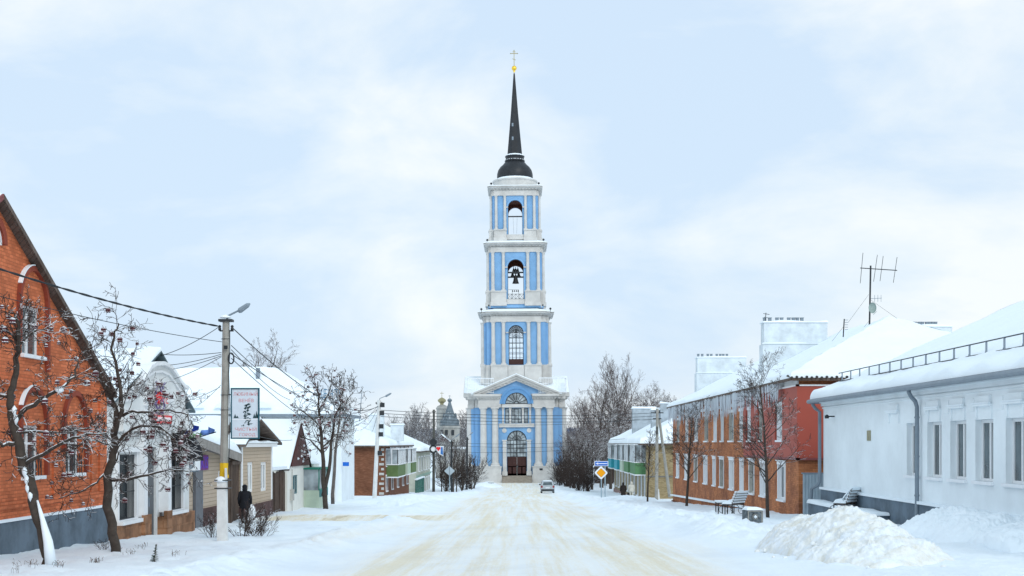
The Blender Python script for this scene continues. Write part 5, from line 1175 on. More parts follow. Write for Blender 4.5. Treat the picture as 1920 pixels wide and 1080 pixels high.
# near pole
Y1 = 39.5
p1 = pole('lamp_pole', 'near concrete lamp pole with yellow band and strut, carrying the town poster', P(418, 1017, Y1), P(424, 600, Y1), .13, .105, 'concrete', P(469, 569, Y1))
b = MB(); q0, q1 = P(418.5, 1019, Y1-.16), P(417, 903, Y1-.16); b.prism([(q0.x-.155, q0.z-.4), (q0.x+.1, q0.z-.4), (q1.x+.1, q1.z), (q1.x-.13, q1.z)], FF(Y1-.30), 0, .22); b.prism([(q0.x+.09, q0.z-.4), (q0.x+.15, q0.z-.4), (q1.x+.13, q1.z+.4), (q1.x+.09, q1.z+.4)], FF(Y1-.27), 0, .16); part('foot', b, 'whitewash', p1)
b = MB(); b.tube([P(420.3, 896, Y1), P(420.7, 868, Y1)], .137, 8); part('yellow_band', b, 'yellow', p1)
b = MB()
for y_ in (915, 900): q = P(419, y_, Y1); b.box(q.x-.2, q.x+.22, q.y-.33, q.y+.15, q.z-.015, q.z+.015)
part('clamp', b, 'darkmetal', p1)
b = MB(); q = P(419, 903, Y1); b.lathe((q.x-.03, q.y-.2, q.z), [(.2, 0), (.17, .08), (.09, .14), (.01, .16)], 10, 1, .8); q = P(424, 595, Y1); b.lathe((q.x-.02, q.y, q.z-.02), [(.17, 0), (.15, .05), (.01, .1)], 10); part('snow', b, 'snow', p1, smooth=True)
b = MB(); q = P(424, 597, Y1); b.box(q.x-.2, q.x+.2, q.y-.16, q.y+.16, q.z-.1, q.z-.03); part('pole_cap', b, 'darkmetal', p1)
b = MB()
for y_ in (636, 741, 769): q = P(422.5-(y_-636)*.012, y_, Y1); b.tube([q, q+Vector((0, 0, .012))], .128+.00005*(y_-636), 8)
b.tube([P(431, 620, Y1-.05), P(431, 660, Y1-.1), P(429, 700, Y1-.05), P(431, 760, Y1-.1), P(430, 840, Y1-.1), P(428, 890, Y1-.1)], .012, 5)
q = P(431, 666, Y1); b.tube([(q.x+.06+.08*cos(a), q.y-.1, q.z+.16*sin(a)-.1) for a in [i*.45 for i in range(15)]], .022, 6); q = P(423, 652, Y1-.15); b.box(q.x-.04, q.x+.06, q.y-.06, q.y, q.z-.04, q.z+.06); part('cable_coil', b, 'cable', p1)
# poster
ps = thing('town_poster', 'framed pale poster lettered in faded red ЛЮБИМЫЙ ВЕНЁВ beside the near pole', 'poster', P(460, 823, Y1))
A, B = P(433.5, 823, Y1), P(487, 727.5, Y1); Yp = Y1-.05
b = MB(); t_ = .035
for x0, x1, z0, z1 in ((A.x, A.x+t_, A.z, B.z), (B.x-t_, B.x, A.z, B.z), (A.x+t_, B.x-t_, A.z, A.z+t_), (A.x+t_, B.x-t_, B.z-t_, B.z)): b.box(x0, x1, Yp-.04, Yp+.05, z0, z1)
part('frame', b, mat('dark_teal_frame', (.01, .08, .11), .5, .0), ps)
b = MB(); b.box(A.x+t_, B.x-t_, Yp-.01, Yp+.03, A.z+t_, B.z-t_); pn = part('panel', b, 'poster', ps)
def px(x, y): q = P(x, y, Yp); return (q.x, Yp-.016, q.z)
for s_, x0, x1, y0, y1 in (('ЛЮБИМЫЙ', 438, 483, 742, 734), ('ВЕНЁВ', 448, 476, 754, 746), ('ЧИСТЫЙ', 441, 481, 808, 800), ('ГОРОД', 449, 479, 819, 812)):
    text(ps, 'lettering', s_, px(x0, y0), (1, 0, 0), (0, 0, 1), (x1-x0)*Yp/2500, (y0-y1)*Yp/2500, 'pinkred')
b = MB()
for k in range(46):
    f = k/46; yy = 757+f*42; wd = 5+f*7+R.uniform(-2, 2); x = 463+R.uniform(-wd, wd)*.8; c = Vector(px(x, yy)); l = R.uniform(.02, .07); b.prism([(c.x-l, c.z), (c.x, c.z-.02-R.random()*.02), (c.x+l, c.z+.005), (c.x, c.z+R.random()*.03)], FF(Yp-.014), 0, .003)
for x0, h_ in ((441, 8), (445, 5), (477, 9), (481, 14), (484, 11)): c = Vector(px(x0, 784)); b.prism([(c.x-.045, c.z-.0), (c.x+.045, c.z), (c.x, c.z+h_*.0158)], FF(Yp-.014), 0, .003)
part('tree_picture', b, 'ink', ps)
b = MB(); c = Vector(px(441, 786)); b.box(c.x-.1, px(484, 0)[0], Yp-.0145, Yp-.011, c.z-.02, c.z); b.box(c.x-.1, px(484, 0)[0], Yp-.0145, Yp-.011, A.z+.05, A.z+.07); part('picture_ground', b, 'signwhite', ps)
b = MB()
for y_ in (740, 810): b.tube([P(424, y_, Y1), P(434, y_, Y1)], .018, 5)
part('bracket', b, 'darkmetal', ps)
# other poles
p2 = pole('lamp_pole', 'second pale lamp pole by the brown brick house', P(702, 938, 105), P(711, 750, 105), .17, .14, 'whitewash', P(734, 737, 105))
b = MB()
for y_ in (760, 775, 800, 815, 850): q = P(711.5-(y_-750)*.05, y_, 105); b.box(q.x+.1, q.x+.42, q.y-.2, q.y+.1, q.z-.15, q.z+.2)
part('junction_box', b, 'darkmetal', p2)
pole('lamp_pole', 'dark wooden pole with two round mirrors beside the cream green house', P(813, 925, 168), P(813.5, 768, 168), .18, .14, mat('dark_pole', (.10, .10, .09), .9, .2), None)
mr = thing('traffic_mirror', 'pair of round black rimmed mirrors on the pole by the cream house', 'mirror', P(813, 850, 167.5))
for y_, rr in ((829, .45), (842, .52)):
    b = MB(); q = P(812.5, y_, 167.5); b.ring(FF(167.5), q.x, q.z, rr*.62, rr, -.1, .1, 18, 0, 2*pi); m_2 = part('rim', b, 'darkmetal', mr)
    b = MB(); b.disc(FF(167.5), q.x, q.z, rr*.63, -.02, .02, 16); part('face', b, 'frame' if rr > .5 else 'darkmetal', m_2)
bn = thing('heart_banner', 'small white pennant with red heart and blue figure on the pole', 'banner', P(825, 850, 167))
b = MB(); b.prism([(P(x, y, 167).x, P(x, y, 167).z) for x, y in ((818, 837), (832, 836), (831, 855), (824, 852), (818, 844))], FF(167), -.02, .02); part('cloth', b, 'signwhite', bn)
b = MB(); q = P(822, 841, 167); b.disc(FF(166.96), q.x-.11, q.z+.05, .16, -.01, .01, 10); b.disc(FF(166.955), q.x+.12, q.z+.05, .16, -.01, .01, 10); b.prism([(q.x-.26, q.z+.02), (q.x+.27, q.z+.02), (q.x, q.z-.33)], FF(166.95), -.01, .01); part('heart', b, 'red', bn)
b = MB(); b.prism([(P(x, y, 167).x, P(x, y, 167).z) for x, y in ((827, 838), (830, 838), (831, 853), (826, 851))], FF(166.95), -.01, .01); part('blue_figure', b, mat('pennant_blue', (.05, .2, .55), .6), bn)
pole('lamp_pole', 'thin black lamp pole behind the back of the diamond sign', P(847, 932, 165), P(846.5, 826, 165), .13, .10, 'darkmetal', P(862, 813, 165))
pole('lamp_pole', 'black lamp pole nearest the left edge of the blue tower', P(875, 922, 185), P(876, 820, 185), .16, .13, 'darkmetal', P(887, 810, 185))
pr_ = pole('utility_pole', 'concrete utility pole with slanting strut before the yellow brick wall', P(1231, 930, 126), P(1232.5, 766, 126), .16, .13, 'concrete', None)
b = MB(); b.tube([P(1256, 932, 127), P(1236, 785, 126.2)], [.16, .12], 8); part('strut', b, 'concrete', pr_)
b = MB(); b.tube([P(1221, 774, 126), P(1244, 774, 126)], .05, 5); b.tube([P(1224, 785, 126), P(1240, 785, 126)], .05, 5); b.tube([P(1232, 800, 125.8), P(1232, 815, 125.8)], .07, 6); part('crossarm', b, 'darkmetal', pr_)
# road signs
def sign_pole(t, x, y0, y1, Y): b = MB(); b.tube([P(x, y0, Y)-Vector((0, 0, .4)), P(x, y1, Y)], .05, 8); part('post', b, mat('galvanised_post', (.30, .40, .46), .5, .05), t)
sy = 119; s1 = thing('priority_sign', 'yellow diamond priority road sign on a grey post', 'road sign', P(1127.5, 938, sy)); sign_pole(s1, 1127.5, 938, 874, sy)
q = P(1127, 886.5, sy); b = MB(); dm = lambda r_, d0, d1: b.prism([(q.x+r_*cos(a), q.z+r_*sin(a)) for j in range(4) for a in (j*pi/2-.12, j*pi/2+.12)], FF(sy-.08), d0, d1); dm(.56, 0, .03); part('white_border', b, 'signwhite', s1)
b = MB(); dm(.36, -.01, .0); part('yellow_face', b, 'amber', s1); b = MB(); dm(.385, -.005, .0); part('black_line', b, 'darkmetal', s1)
s2 = thing('one_way_sign', 'long blue sign with white arrow pointing left', 'road sign', P(1134, 927, 121)); sign_pole(s2, 1134.5, 928, 866, 121)
A, B = P(1114.5, 874, 120.9), P(1140.5, 864.5, 120.9); b = MB(); b.box(A.x, B.x, 120.88, 120.92, A.z, B.z); part('border', b, 'signwhite', s2)
b = MB(); b.box(A.x+.06, B.x-.06, 120.86, 120.879, A.z+.05, B.z-.05); part('panel', b, 'blue', s2)
zc_ = (A.z+B.z)/2; b = MB(); b.box(A.x+.3, B.x-.1, 120.84, 120.858, zc_-.035, zc_+.035); b.prism([(A.x+.12, zc_), (A.x+.34, zc_-.11), (A.x+.34, zc_+.11)], FF(120.84), 0, .016); part('arrow', b, 'signwhite', s2)
s3 = thing('sign_back', 'grey back of a diamond road sign left of the tower', 'road sign', P(843, 935, 155)); sign_pole(s3, 843, 935, 875, 155)
q = P(843, 883, 155); b = MB(); b.prism([(q.x+.58*cos(a), q.z+.52*sin(a)) for j in range(4) for a in (j*pi/2-.1, j*pi/2+.1)], FF(154.9), 0, .04); part('plate', b, mat('bare_sign_metal', (.42, .50, .55), .5, .04), s3)
b = MB(); b.box(q.x-.03, q.x+.03, 154.85, 154.9, q.z-.5, q.z+.5); part('rib', b, 'grey', s3)
# cables
def cable(label, a, c, sag=.4, r=.012, n=14, thick=False):
    a, c = Vector(a), Vector(c); pts = [a.lerp(c, i/n)-Vector((0, 0, 4*sag*(i/n)*(1-i/n))) for i in range(n+1)]
    b = MB()
    if thick:
        n2 = 60
        for ph in (0, pi): b.tube([a.lerp(c, i/n2)-Vector((0, 0, 4*sag*(i/n2)*(1-i/n2)))+Vector((0, cos(i*.9+ph), sin(i*.9+ph)))*r*.8 for i in range(n2+1)], r, 5)
    else: b.tube(pts, r, 4)
    return tag(part('overhead_cable', b, 'cable', loc=a), label, 'cable', 'overhead cables')
T1 = P(412, 612, Y1)
cable('thick twisted cable running from the left edge over the brick gable to the near pole', P(-60, 485, 27.5), T1, .12, .017, thick=True)
cable('thick black cable from the near pole down to the second pole', P(434, 613, Y1), P(709, 762, 105), 1.15, .022, 26)
cable('thin wire from the left roof to the near pole below the thick cable', P(-40, 545, 28), P(416, 641, Y1), .10, .009)
cable('wire from the near pole top slanting down to the shop gable', T1, P(298, 668, 46), .1, .012)
cable('upper of the nearly level wires behind the near pole to the shop', P(415, 661, Y1), P(300, 664, 46.5), .05, .01)
cable('second shop wire leaving the near pole a little lower', P(415, 664, Y1), P(312, 685, 46.6), .05, .01)
cable('third shop wire leaving the near pole', P(415, 667, Y1), P(318, 693, 46.8), .05, .01)
cable('lowest shop wire leaving the near pole', P(415, 669, Y1), P(322, 712, 47), .05, .01)
cable('short wire from the near pole down to the shop eave', P(412, 726, Y1), P(342, 754, 49), .05, .009)
cable('crossing wire from the near pole to the low beige roof', P(414, 722, Y1), P(368, 762, 55), .05, .009)
for i, (x, y, z) in enumerate(((560, 741, 94), (545, 750, 94), (640, 775, 94), (600, 800, 94))):
    cable(('first', 'second', 'third', 'fourth')[i]+' thin wire fanning from the near pole to the white hall', P(434, 648+i*8, Y1), P(x, y, z), .25, .016)
cable('wire from the billboard side over the cottage roof', P(430, 800, Y1), P(548, 825, 72), .15, .012)
for i, (ya, yb_) in enumerate(((769, 766), (775, 772), (781, 778))): cable(('top', 'middle', 'lower')[i]+' wire crossing the street to the utility pole', P(714, ya, 105), P(1231, yb_+8, 126), .35, .019, 20)
for i, (ya, yb_, Ya) in enumerate(((791, 786, 150), (828, 820, 168), (833, 829, 168), (846, 832, 168))): cable(('first', 'second', 'third', 'fourth')[i]+' faint wire in front of the tower columns', P(813, ya, Ya), P(1200, yb_, 150), .5, .016, 20)
for i in range(3): cable(('left', 'centre', 'right')[i]+' service wire from the second pole over the brown house roof', P(709, 760+i*4, 105), P(655+i*20, 800+i*6, 122+i*4), .4, .017)
for i in range(2): cable(('upper', 'lower')[i]+' wire from the second pole to the letters on the white hall', P(708, 762+i*5, 105), P(600, 770+i*10, 95), .5+i*.3, .018)

# ================================================================ TREES
def wander(rng, d, a): v = Vector((rng.gauss(0, a), rng.gauss(0, a), rng.gauss(0, a))); return (d+v).normalized()
def grow(T, C, p, d, L, r, lev, mx, rng, o):
    seg = o.get('seg', 5) if lev < mx else 3; pts = [p.copy()]; q = p.copy(); dd = d.copy()
    for i in range(seg):
        dd = wander(rng, dd, o.get('wob', .16)*(.3 if lev == 0 else 1)); dd = (dd+Vector((0, 0, o.get('up', .08)*(1 if lev < 3 else o.get('uptip', .5))))).normalized(); q = q+dd*(L/seg); pts.append(q.copy())
    rr = [max(o['rmin'], r*(1-.75*i/seg)) for i in range(seg+1)]
    (T if lev <= 1 else C).tube(pts, rr, 6 if lev == 0 else (4 if lev <= 1 else 3), cap=False)
    if lev >= mx:
        if 'tips' in o: o['tips'].append(pts[-1])
        return
    n = o['n'][lev]
    for k in range(n):
        t = o.get('start', .25)+(1-o.get('start', .25))*(k+rng.random())/n if lev else o.get('start0', .3)+(1-o.get('start0', .3))*(k+rng.random())/n
        i = min(int(t*seg), seg-1); f = t*seg-i; pp = pts[i].lerp(pts[i+1], f); ax = (pts[i+1]-pts[i]).normalized()
        perp = ax.orthogonal().normalized(); perp.rotate(__import__('mathutils').Quaternion(ax, rng.random()*6.28)); an = o.get('ang', .75)+rng.gauss(0, .12)
        nd = (ax*cos(an)+perp*sin(an)).normalized(); sz = o['len'][lev]*(1-.45*t)*(.75+.5*rng.random())
        grow(T, C, pp, nd, L*sz, max(o['rmin'], rr[i]*o.get('rk', .5)), lev+1, mx, rng, o)
def tree_meshes(seed, H, r, mx, o, m1, m2, dirv=(0, 0, 1)):
    T, C = MB(), MB(); rng = random.Random(seed); grow(T, C, Vector((0, 0, -.3)), Vector(dirv), H, r, 0, mx, rng, o); out = []
    for nm, b, m in (('trunk', T, m1), ('crown', C, m2)):
        me = bpy.data.meshes.new(nm); me.from_pydata(b.v, [], b.f); me.materials.append(M[m]); out.append(me)
    return out
def place_tree(name, label, me, p, rz=0, s=1, group=None, cat='tree'):
    t = thing(name, label, cat, p, group)
    for k in me: inst(k.name.split('.')[0], k, t, p, 0, 1)
    t.rotation_euler = (0, 0, rz); t.scale = (s, s, s) if not hasattr(s, '__len__') else s; return t
def mh(me): return max(max(v.co.z for v in k.vertices) for k in me if len(k.vertices))
# three young street trees on the right
O = dict(n=[20, 7, 5, 3], len=[.40, .5, .5, .5], rmin=.006, wob=.10, up=.07, start0=.30, ang=.85, rk=.45, seg=7)
tm = tree_meshes(11, 6.9, .10, 4, dict(O, n=[27, 8, 5, 3], start0=.26), 'bark', 'twig', (-.01, 0, 1)); place_tree('street_tree', 'tallest bare young tree in front of the red clad corner', tm, P(1440, 970, 54), .6, 6.9/mh(tm), 'young trees along the right pavement')
tm = tree_meshes(23, 6.7, .11, 4, dict(O, n=[26, 8, 5, 3], start0=.32), 'bark', 'twig'); place_tree('street_tree', 'dense bare young tree before the far half of the orange brick house', tm, P(1287, 950, 81), 1.2, 6.8/mh(tm), 'young trees along the right pavement')
tm = tree_meshes(37, 6.0, .10, 3, dict(O, n=[18, 6, 4], start0=.35, rmin=.011), 'bark', 'twig'); place_tree('street_tree', 'thin bare tree beside the two walkers and yellow brick house', tm, P(1214, 941, 108), 2.2, 5.9/mh(tm), 'young trees along the right pavement')
# rowan trees on the left: hand laid trunks and limbs, grown twigs, berry clusters
bmesh_ = MB(); bmesh_.lathe((0, 0, 0), [(.003, -.05), (.045, -.02), (.05, .012), (.03, .035), (.003, .045)], 8)
for k in range(7): a = k*.9; bmesh_.lathe((.035*cos(a), .035*sin(a), -.035), [(.002, -.018), (.018, 0), (.002, .018)], 5)
bme = bpy.data.meshes.new('berry_cluster'); bme.from_pydata(bmesh_.v, [], bmesh_.f); bme.materials.append(M['berry'])
def rowan(label, Y, limbs, seed, o, nb, snowy=True, lens=1.2, name='rowan_tree', bm_=1.0):
    rng = random.Random(seed); T, C = MB(), MB(); tips = []; o = dict(o, tips=tips); base = P(*limbs[0][0][0][:2], Y)
    t = thing(name, label, 'tree', base); S_ = MB()
    for pts, r0, r1, n in limbs:
        dep = 0; P3 = []
        for i, q in enumerate(pts): P3.append(P(q[0], q[1], Y+(q[2] if len(q) > 2 else 0)))
        fine = []
        for i in range(len(P3)-1):
            for k in range(3): fine.append(P3[i].lerp(P3[i+1], k/3)+Vector((rng.gauss(0, .02), rng.gauss(0, .03), rng.gauss(0, .015)))*(1 if i+k else 0))
        fine.append(P3[-1]); k = len(fine); rr = [r0+(r1-r0)*i/(k-1) for i in range(k)]
        T.tube(fine, rr, 8)
        for j in range(n):
            f = (.15 if r0 < .08 else .45)+(.85 if r0 < .08 else .55)*(j+rng.random())/n; i = min(int(f*(k-1)), k-2); pp = fine[i]; ax = (fine[i+1]-fine[i]).normalized()
            perp = ax.orthogonal().normalized(); perp.rotate(__import__('mathutils').Quaternion(ax, rng.random()*6.28)); an = rng.uniform(.5, 1.1)
            grow(C, C, pp, (ax*cos(an)+perp*sin(an)).normalized(), lens*rng.uniform(.5, 1.1), max(.008, rr[i]*.35), 2, 4, rng, o)
        for i in range(k-1):                       # snow lying on the limbs
            v = fine[i+1]-fine[i]
            if abs(v.normalized().z) < .72 and rng.random() < .75: S_.tube([fine[i]+Vector((0, 0, rr[i]*.8)), fine[i+1]+Vector((0, 0, rr[i+1]*.8))], [rr[i]*.6, rr[i+1]*.5], 6)
    part('trunk', T, 'bark' if name != 'birch_tree' else 'bark2', t, smooth=True); part('crown', C, 'twig', t)
    if S_.v: part('snow', S_, 'snow', t, smooth=True)
    rng.shuffle(tips)
    for q in tips[:nb]:
        s_ = rng.uniform(.8, 1.5)*bm_; inst('berry_cluster', bme, t, q+Vector((0, 0, -.03)), rng.random()*6, s_)
    return t
OR = dict(n=[0, 0, 5, 4], len=[0, 0, .55, .55], rmin=.006, wob=.28, up=.0, uptip=-.2, start=.2, ang=.8, rk=.55, seg=5)
r1 = rowan('crooked snow streaked tree with leaning trunk in front of the orange brick house', 28, [
 ([(92, 1072), (90, 1040), (78, 990), (62, 940), (52, 895), (38, 850), (26, 800), (22, 770)], .135, .09, 2),
 ([(22, 770), (20, 735), (27, 700), (33, 660, -.1), (34, 620, -.2), (28, 590, -.2)], .085, .03, 14),
 ([(28, 790), (52, 765, -.2), (82, 745, -.4), (115, 728, -.6), (140, 705, -.6), (146, 670, -.6)], .055, .014, 14),
 ([(45, 872), (80, 852, -.2), (120, 828, -.5), (165, 815, -.7), (200, 812, -.9)], .045, .012, 14),
 ([(30, 830), (8, 835, -.3), (-20, 820, -.4), (-50, 810)], .045, .015, 7),
 ([(24, 745), (0, 742, .3), (-35, 735, .4)], .045, .015, 8), ([(30, 640), (14, 622, -.2), (-10, 610, -.3)], .03, .01, 7), ([(33, 650), (60, 625, .2), (90, 612, .3)], .03, .01, 8),
 ([(35, 812), (80, 808, .1), (130, 812, .2), (170, 800, .3)], .03, .01, 10)], 5, dict(OR, n=[0, 0, 5, 4]), 30, lens=.85)
b = MB()
q = [P(92, 1060, 27.82), P(86, 1015, 27.82), P(76, 975, 27.84), P(66, 938, 27.86)]; b.tube([p_+Vector((.045, 0, 0)) for p_ in q], [.13, .10, .055, .02], 8)
for y_, x in ((930, 57), (915, 52), (900, 50), (885, 46), (786, 30), (770, 27)): w_ = P(x, y_, 27.9); b.lathe(w_, [(.005, -.12), (.05, -.03), (.055, .04), (.005, .11)], 7)
w_ = P(112, 733, 27.3); b.lathe(w_, [(.01, -.05), (.09, 0), (.07, .06), (.01, .09)], 9)
part('trunk_snow', b, 'snow', r1, smooth=True)
rowan('berry laden rowan tree standing between the brick house and the white shop', 33.7, [
 ([(217, 1042), (212, 1000), (202, 950), (201, 905), (207, 870), (212, 835), (217, 800)], .13, .085, 4),
 ([(217, 800), (214, 760), (202, 730), (188, 700, .1), (172, 668, .2), (168, 640, .2)], .07, .02, 16),
 ([(215, 815), (226, 770, -.2), (226, 735, -.3), (218, 690, -.3), (208, 655, -.3), (216, 620, -.3), (222, 606, -.3)], .065, .014, 18),
 ([(214, 838), (240, 808, -.3), (265, 798, -.5), (300, 800, -.6), (325, 822, -.6), (345, 850, -.6)], .045, .012, 20),
 ([(222, 780), (248, 770, -.3), (280, 772, -.4), (320, 768, -.4), (350, 778, -.4), (362, 800, -.4)], .04, .012, 20),
 ([(207, 900), (240, 898, -.4), (280, 890, -.6), (320, 880, -.7), (352, 884, -.7)], .045, .014, 12),
 ([(216, 835), (190, 830, -.2), (165, 822, -.3), (140, 842, -.4)], .035, .012, 12),
 ([(205, 880), (180, 905, -.2), (150, 925, -.3), (110, 935, -.3)], .03, .01, 9),
 ([(228, 745), (250, 725, .2), (272, 715, .3)], .03, .01, 8)], 8, dict(OR, n=[0, 0, 5, 4]), 99, lens=1.05, bm_=1.0)
rowan('dark rowan tree with hanging clusters in front of the white hall', 75, [
 ([(611, 958), (607, 900), (604, 850), (600, 800), (597, 760), (596, 715)], .15, .03, 26),
 ([(606, 930), (618, 880), (622, 830), (628, 780, .5), (640, 755, .5)], .12, .03, 16),
 ([(604, 850), (582, 825), (565, 818)], .06, .02, 8), ([(600, 800), (575, 775), (560, 768)], .05, .02, 9), ([(598, 770), (615, 740), (622, 720)], .05, .02, 8),
 ([(603, 840), (630, 815), (652, 812)], .05, .02, 8)], 12, dict(OR, rmin=.011, n=[0, 0, 4, 3]), 80, lens=1.5, bm_=1.3)
rowan('slim pale birch just right of the dark rowan', 84, [
 ([(624, 945), (626, 890), (630, 840), (636, 790), (640, 745), (645, 715)], .12, .02, 22), ([(632, 830), (645, 800), (655, 780)], .05, .015, 7), ([(638, 770), (655, 745), (662, 735)], .04, .015, 7)],
 14, dict(OR, rmin=.014, up=.15, uptip=.3, n=[0, 0, 4, 3]), 0, lens=1.7, name='birch_tree')
# dense stand behind
OB = dict(n=[18, 9, 6, 4], len=[.58, .55, .5, .5], rmin=.011, wob=.15, up=.10, start0=.25, ang=.62, rk=.55, seg=6)
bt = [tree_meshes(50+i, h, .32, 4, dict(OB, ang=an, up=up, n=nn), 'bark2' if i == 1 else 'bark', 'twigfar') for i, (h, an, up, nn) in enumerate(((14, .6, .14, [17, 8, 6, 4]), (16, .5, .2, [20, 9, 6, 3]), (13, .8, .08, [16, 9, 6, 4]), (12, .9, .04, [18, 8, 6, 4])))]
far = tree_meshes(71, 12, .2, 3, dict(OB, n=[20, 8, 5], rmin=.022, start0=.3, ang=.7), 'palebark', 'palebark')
st_ = [  # pixel x, pixel y of the top, distance, mesh
 (1160, 655, 205, 1, 'tallest snow dusted birch rising above the stand right of the tower'),
 (1128, 684, 200, 0, 'tall spreading tree just left of the tallest birch'), (1210, 712, 215, 2, 'tall dark tree behind the yellow brick house roof'),
 (1238, 715, 225, 0, None), (1262, 745, 230, 2, None), (1185, 725, 230, 3, None), (1105, 765, 215, 3, None), (1085, 785, 225, 2, None), (1145, 760, 190, 2, None), (1070, 790, 250, 0, None),
 (1120, 785, 240, 1, None), (1165, 770, 200, 3, None), (1195, 740, 240, 0, None), (1225, 740, 250, 3, None), (1095, 790, 195, 0, None), (1135, 780, 212, 3, None), (1062, 800, 235, 3, None), (1076, 790, 200, 1, None), (1110, 800, 185, 2, None), (1150, 800, 232, 1, None), (1180, 770, 218, 1, None), (1090, 735, 245, 1, None), (1140, 715, 222, 3, None), (1225, 728, 220, 2, None), (1250, 735, 235, 1, None), (1068, 800, 208, 2, None)]
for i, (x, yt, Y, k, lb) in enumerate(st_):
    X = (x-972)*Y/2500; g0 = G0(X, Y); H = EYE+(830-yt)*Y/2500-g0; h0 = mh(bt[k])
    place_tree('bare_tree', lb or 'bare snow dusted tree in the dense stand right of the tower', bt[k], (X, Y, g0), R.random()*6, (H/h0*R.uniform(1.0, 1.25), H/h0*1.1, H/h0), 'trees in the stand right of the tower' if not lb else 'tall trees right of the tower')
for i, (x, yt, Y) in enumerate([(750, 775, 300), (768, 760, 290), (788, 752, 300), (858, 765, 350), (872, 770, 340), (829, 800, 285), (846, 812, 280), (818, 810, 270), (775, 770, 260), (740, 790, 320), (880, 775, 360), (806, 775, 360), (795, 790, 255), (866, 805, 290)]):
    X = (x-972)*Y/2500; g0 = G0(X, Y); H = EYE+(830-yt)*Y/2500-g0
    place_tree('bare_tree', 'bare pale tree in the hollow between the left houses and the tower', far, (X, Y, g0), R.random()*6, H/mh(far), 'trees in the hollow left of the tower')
# trees behind the left roofs
for x, yt, Y, lb in ((475, 632, 130, 'frosted tree crown showing above the white hall roof ridge'), (365, 680, 140, 'small twiggy tree top behind the hall roof at far left')):
    X = (x-972)*Y/2500; g0 = G0(X, Y); H = EYE+(830-yt)*Y/2500-g0; place_tree('bare_tree', lb, bt[0 if x > 400 else 3], (X, Y, g0), 1.0, (1.7*H/mh(bt[0]), 1.7*H/mh(bt[0]), 1.06*H/mh(bt[0])), 'trees behind the left roofs')
rd_ = random.Random(3)
# dark slim saplings and bushes flanking the tower
OS = dict(n=[14, 5, 3], len=[.3, .5, .5], rmin=.016, wob=.08, up=.15, start0=.2, ang=.5, rk=.5, seg=5)
sp = [tree_meshes(90+i, 5.5, .09, 3, dict(OS), 'bark', 'twig') for i in range(2)]
def bushmesh(seed, H, n, spread, rmin=.012):
    rng = random.Random(seed); C = MB(); T = MB()
    for k in range(n):
        a = rng.random()*6.28; s_ = rng.uniform(.1, spread); d = Vector((cos(a)*s_, sin(a)*s_, 1)).normalized()
        grow(T, C, Vector((cos(a)*.2*s_, sin(a)*.2*s_, -.2)), d, H*rng.uniform(.6, 1.1), rmin*2.2, 2, 4, rng, dict(n=[0, 0, 7, 4], len=[0, 0, .5, .5], rmin=rmin, wob=.12, up=.05, start=.2, ang=.55, rk=.6, seg=4))
    me = bpy.data.meshes.new('stems'); me.from_pydata(C.v, [], C.f); me.materials.append(M['twig']); return me
bs = [bushmesh(5+i, 3.0, 34, .9, .013) for i in range(2)]
for i, (x, y, Y, h) in enumerate([(1062, 905, 200, 5.8), (1070, 908, 192, 5.4), (1078, 912, 186, 6.2), (1086, 914, 180, 6.6), (1094, 917, 176, 5.6), (1102, 916, 180, 6.2), (1053, 902, 205, 5.0), (1158, 905, 185, 6.8), (1172, 905, 190, 6.4)]):
    q = P(x, y, Y); q.z = G0(q.x, Y); place_tree('sapling', 'dark slim sapling in the row right of the tower', sp[i % 2], q, i*1.3, h/6, 'saplings right of the tower')
for i, (x, y, Y, h) in enumerate([(828, 925, 172, 6.0), (836, 928, 168, 5.5), (856, 930, 165, 5.8), (866, 925, 172, 5.2), (884, 918, 185, 5.0), (890, 915, 190, 4.6), (850, 935, 160, 6.4)]):
    q = P(x, y, Y); q.z = G0(q.x, Y); place_tree('sapling', 'dark slim sapling in the row left of the tower', sp[i % 2], q, i*1.7, h/6, 'saplings left of the tower')
for i, (x, Y, s_, lb) in enumerate([(1062, 198, 1.6, 'tall bush touching the right side of the tower'), (1085, 180, 1.35, 'dark rounded bush between the tower and road signs'), (1102, 174, 1.2, 'low dense brown bush left of the yellow sign'), (1074, 188, 1.5, 'bush behind the low dense brown one right of the tower'), (884, 190, 1.6, 'large bush touching the left side of the tower'), (868, 180, 1.3, 'bush between the black lamp pole and tower'), (1048, 205, 1.4, 'bush against the right pedestal of the tower'), (838, 172, 1.2, 'tangled bush below the back of the diamond sign')]):
    X = (x-972)*Y/2500; t = thing('bush', lb, 'bush', (X, Y, G0(X, Y))); inst('stems', bs[i % 2], t, (X, Y, G0(X, Y))); t.scale = (s_*.75, s_*.75, s_*.9); t.rotation_euler = (0, 0, i*1.1)
nb_ = [bushmesh(15+i, .95, 8, .95, .005) for i in range(2)]
for i, (x, y, Y, s_, lb) in enumerate([(455, 990, 43, 1.25, 'bare twiggy shrub in the snow before the man in black'), (485, 985, 44, 1.15, 'bare shrub right of the man in black'), (400, 985, 43, .9, 'small twiggy shrub left of the near pole foot'), (478, 975, 47, .9, 'shrub nearest the beige annex'), (196, 1035, 34, .35, 'tiny twigs at the foot of the rowan')]):
    X = (x-972)*Y/2500; g0 = G(X, Y); t = thing('shrub', lb, 'shrub', (X, Y, g0)); inst('stems', nb_[i % 2], t, (X, Y, g0)); t.scale = (s_*1.2, s_, s_); t.rotation_euler = (0, 0, i)
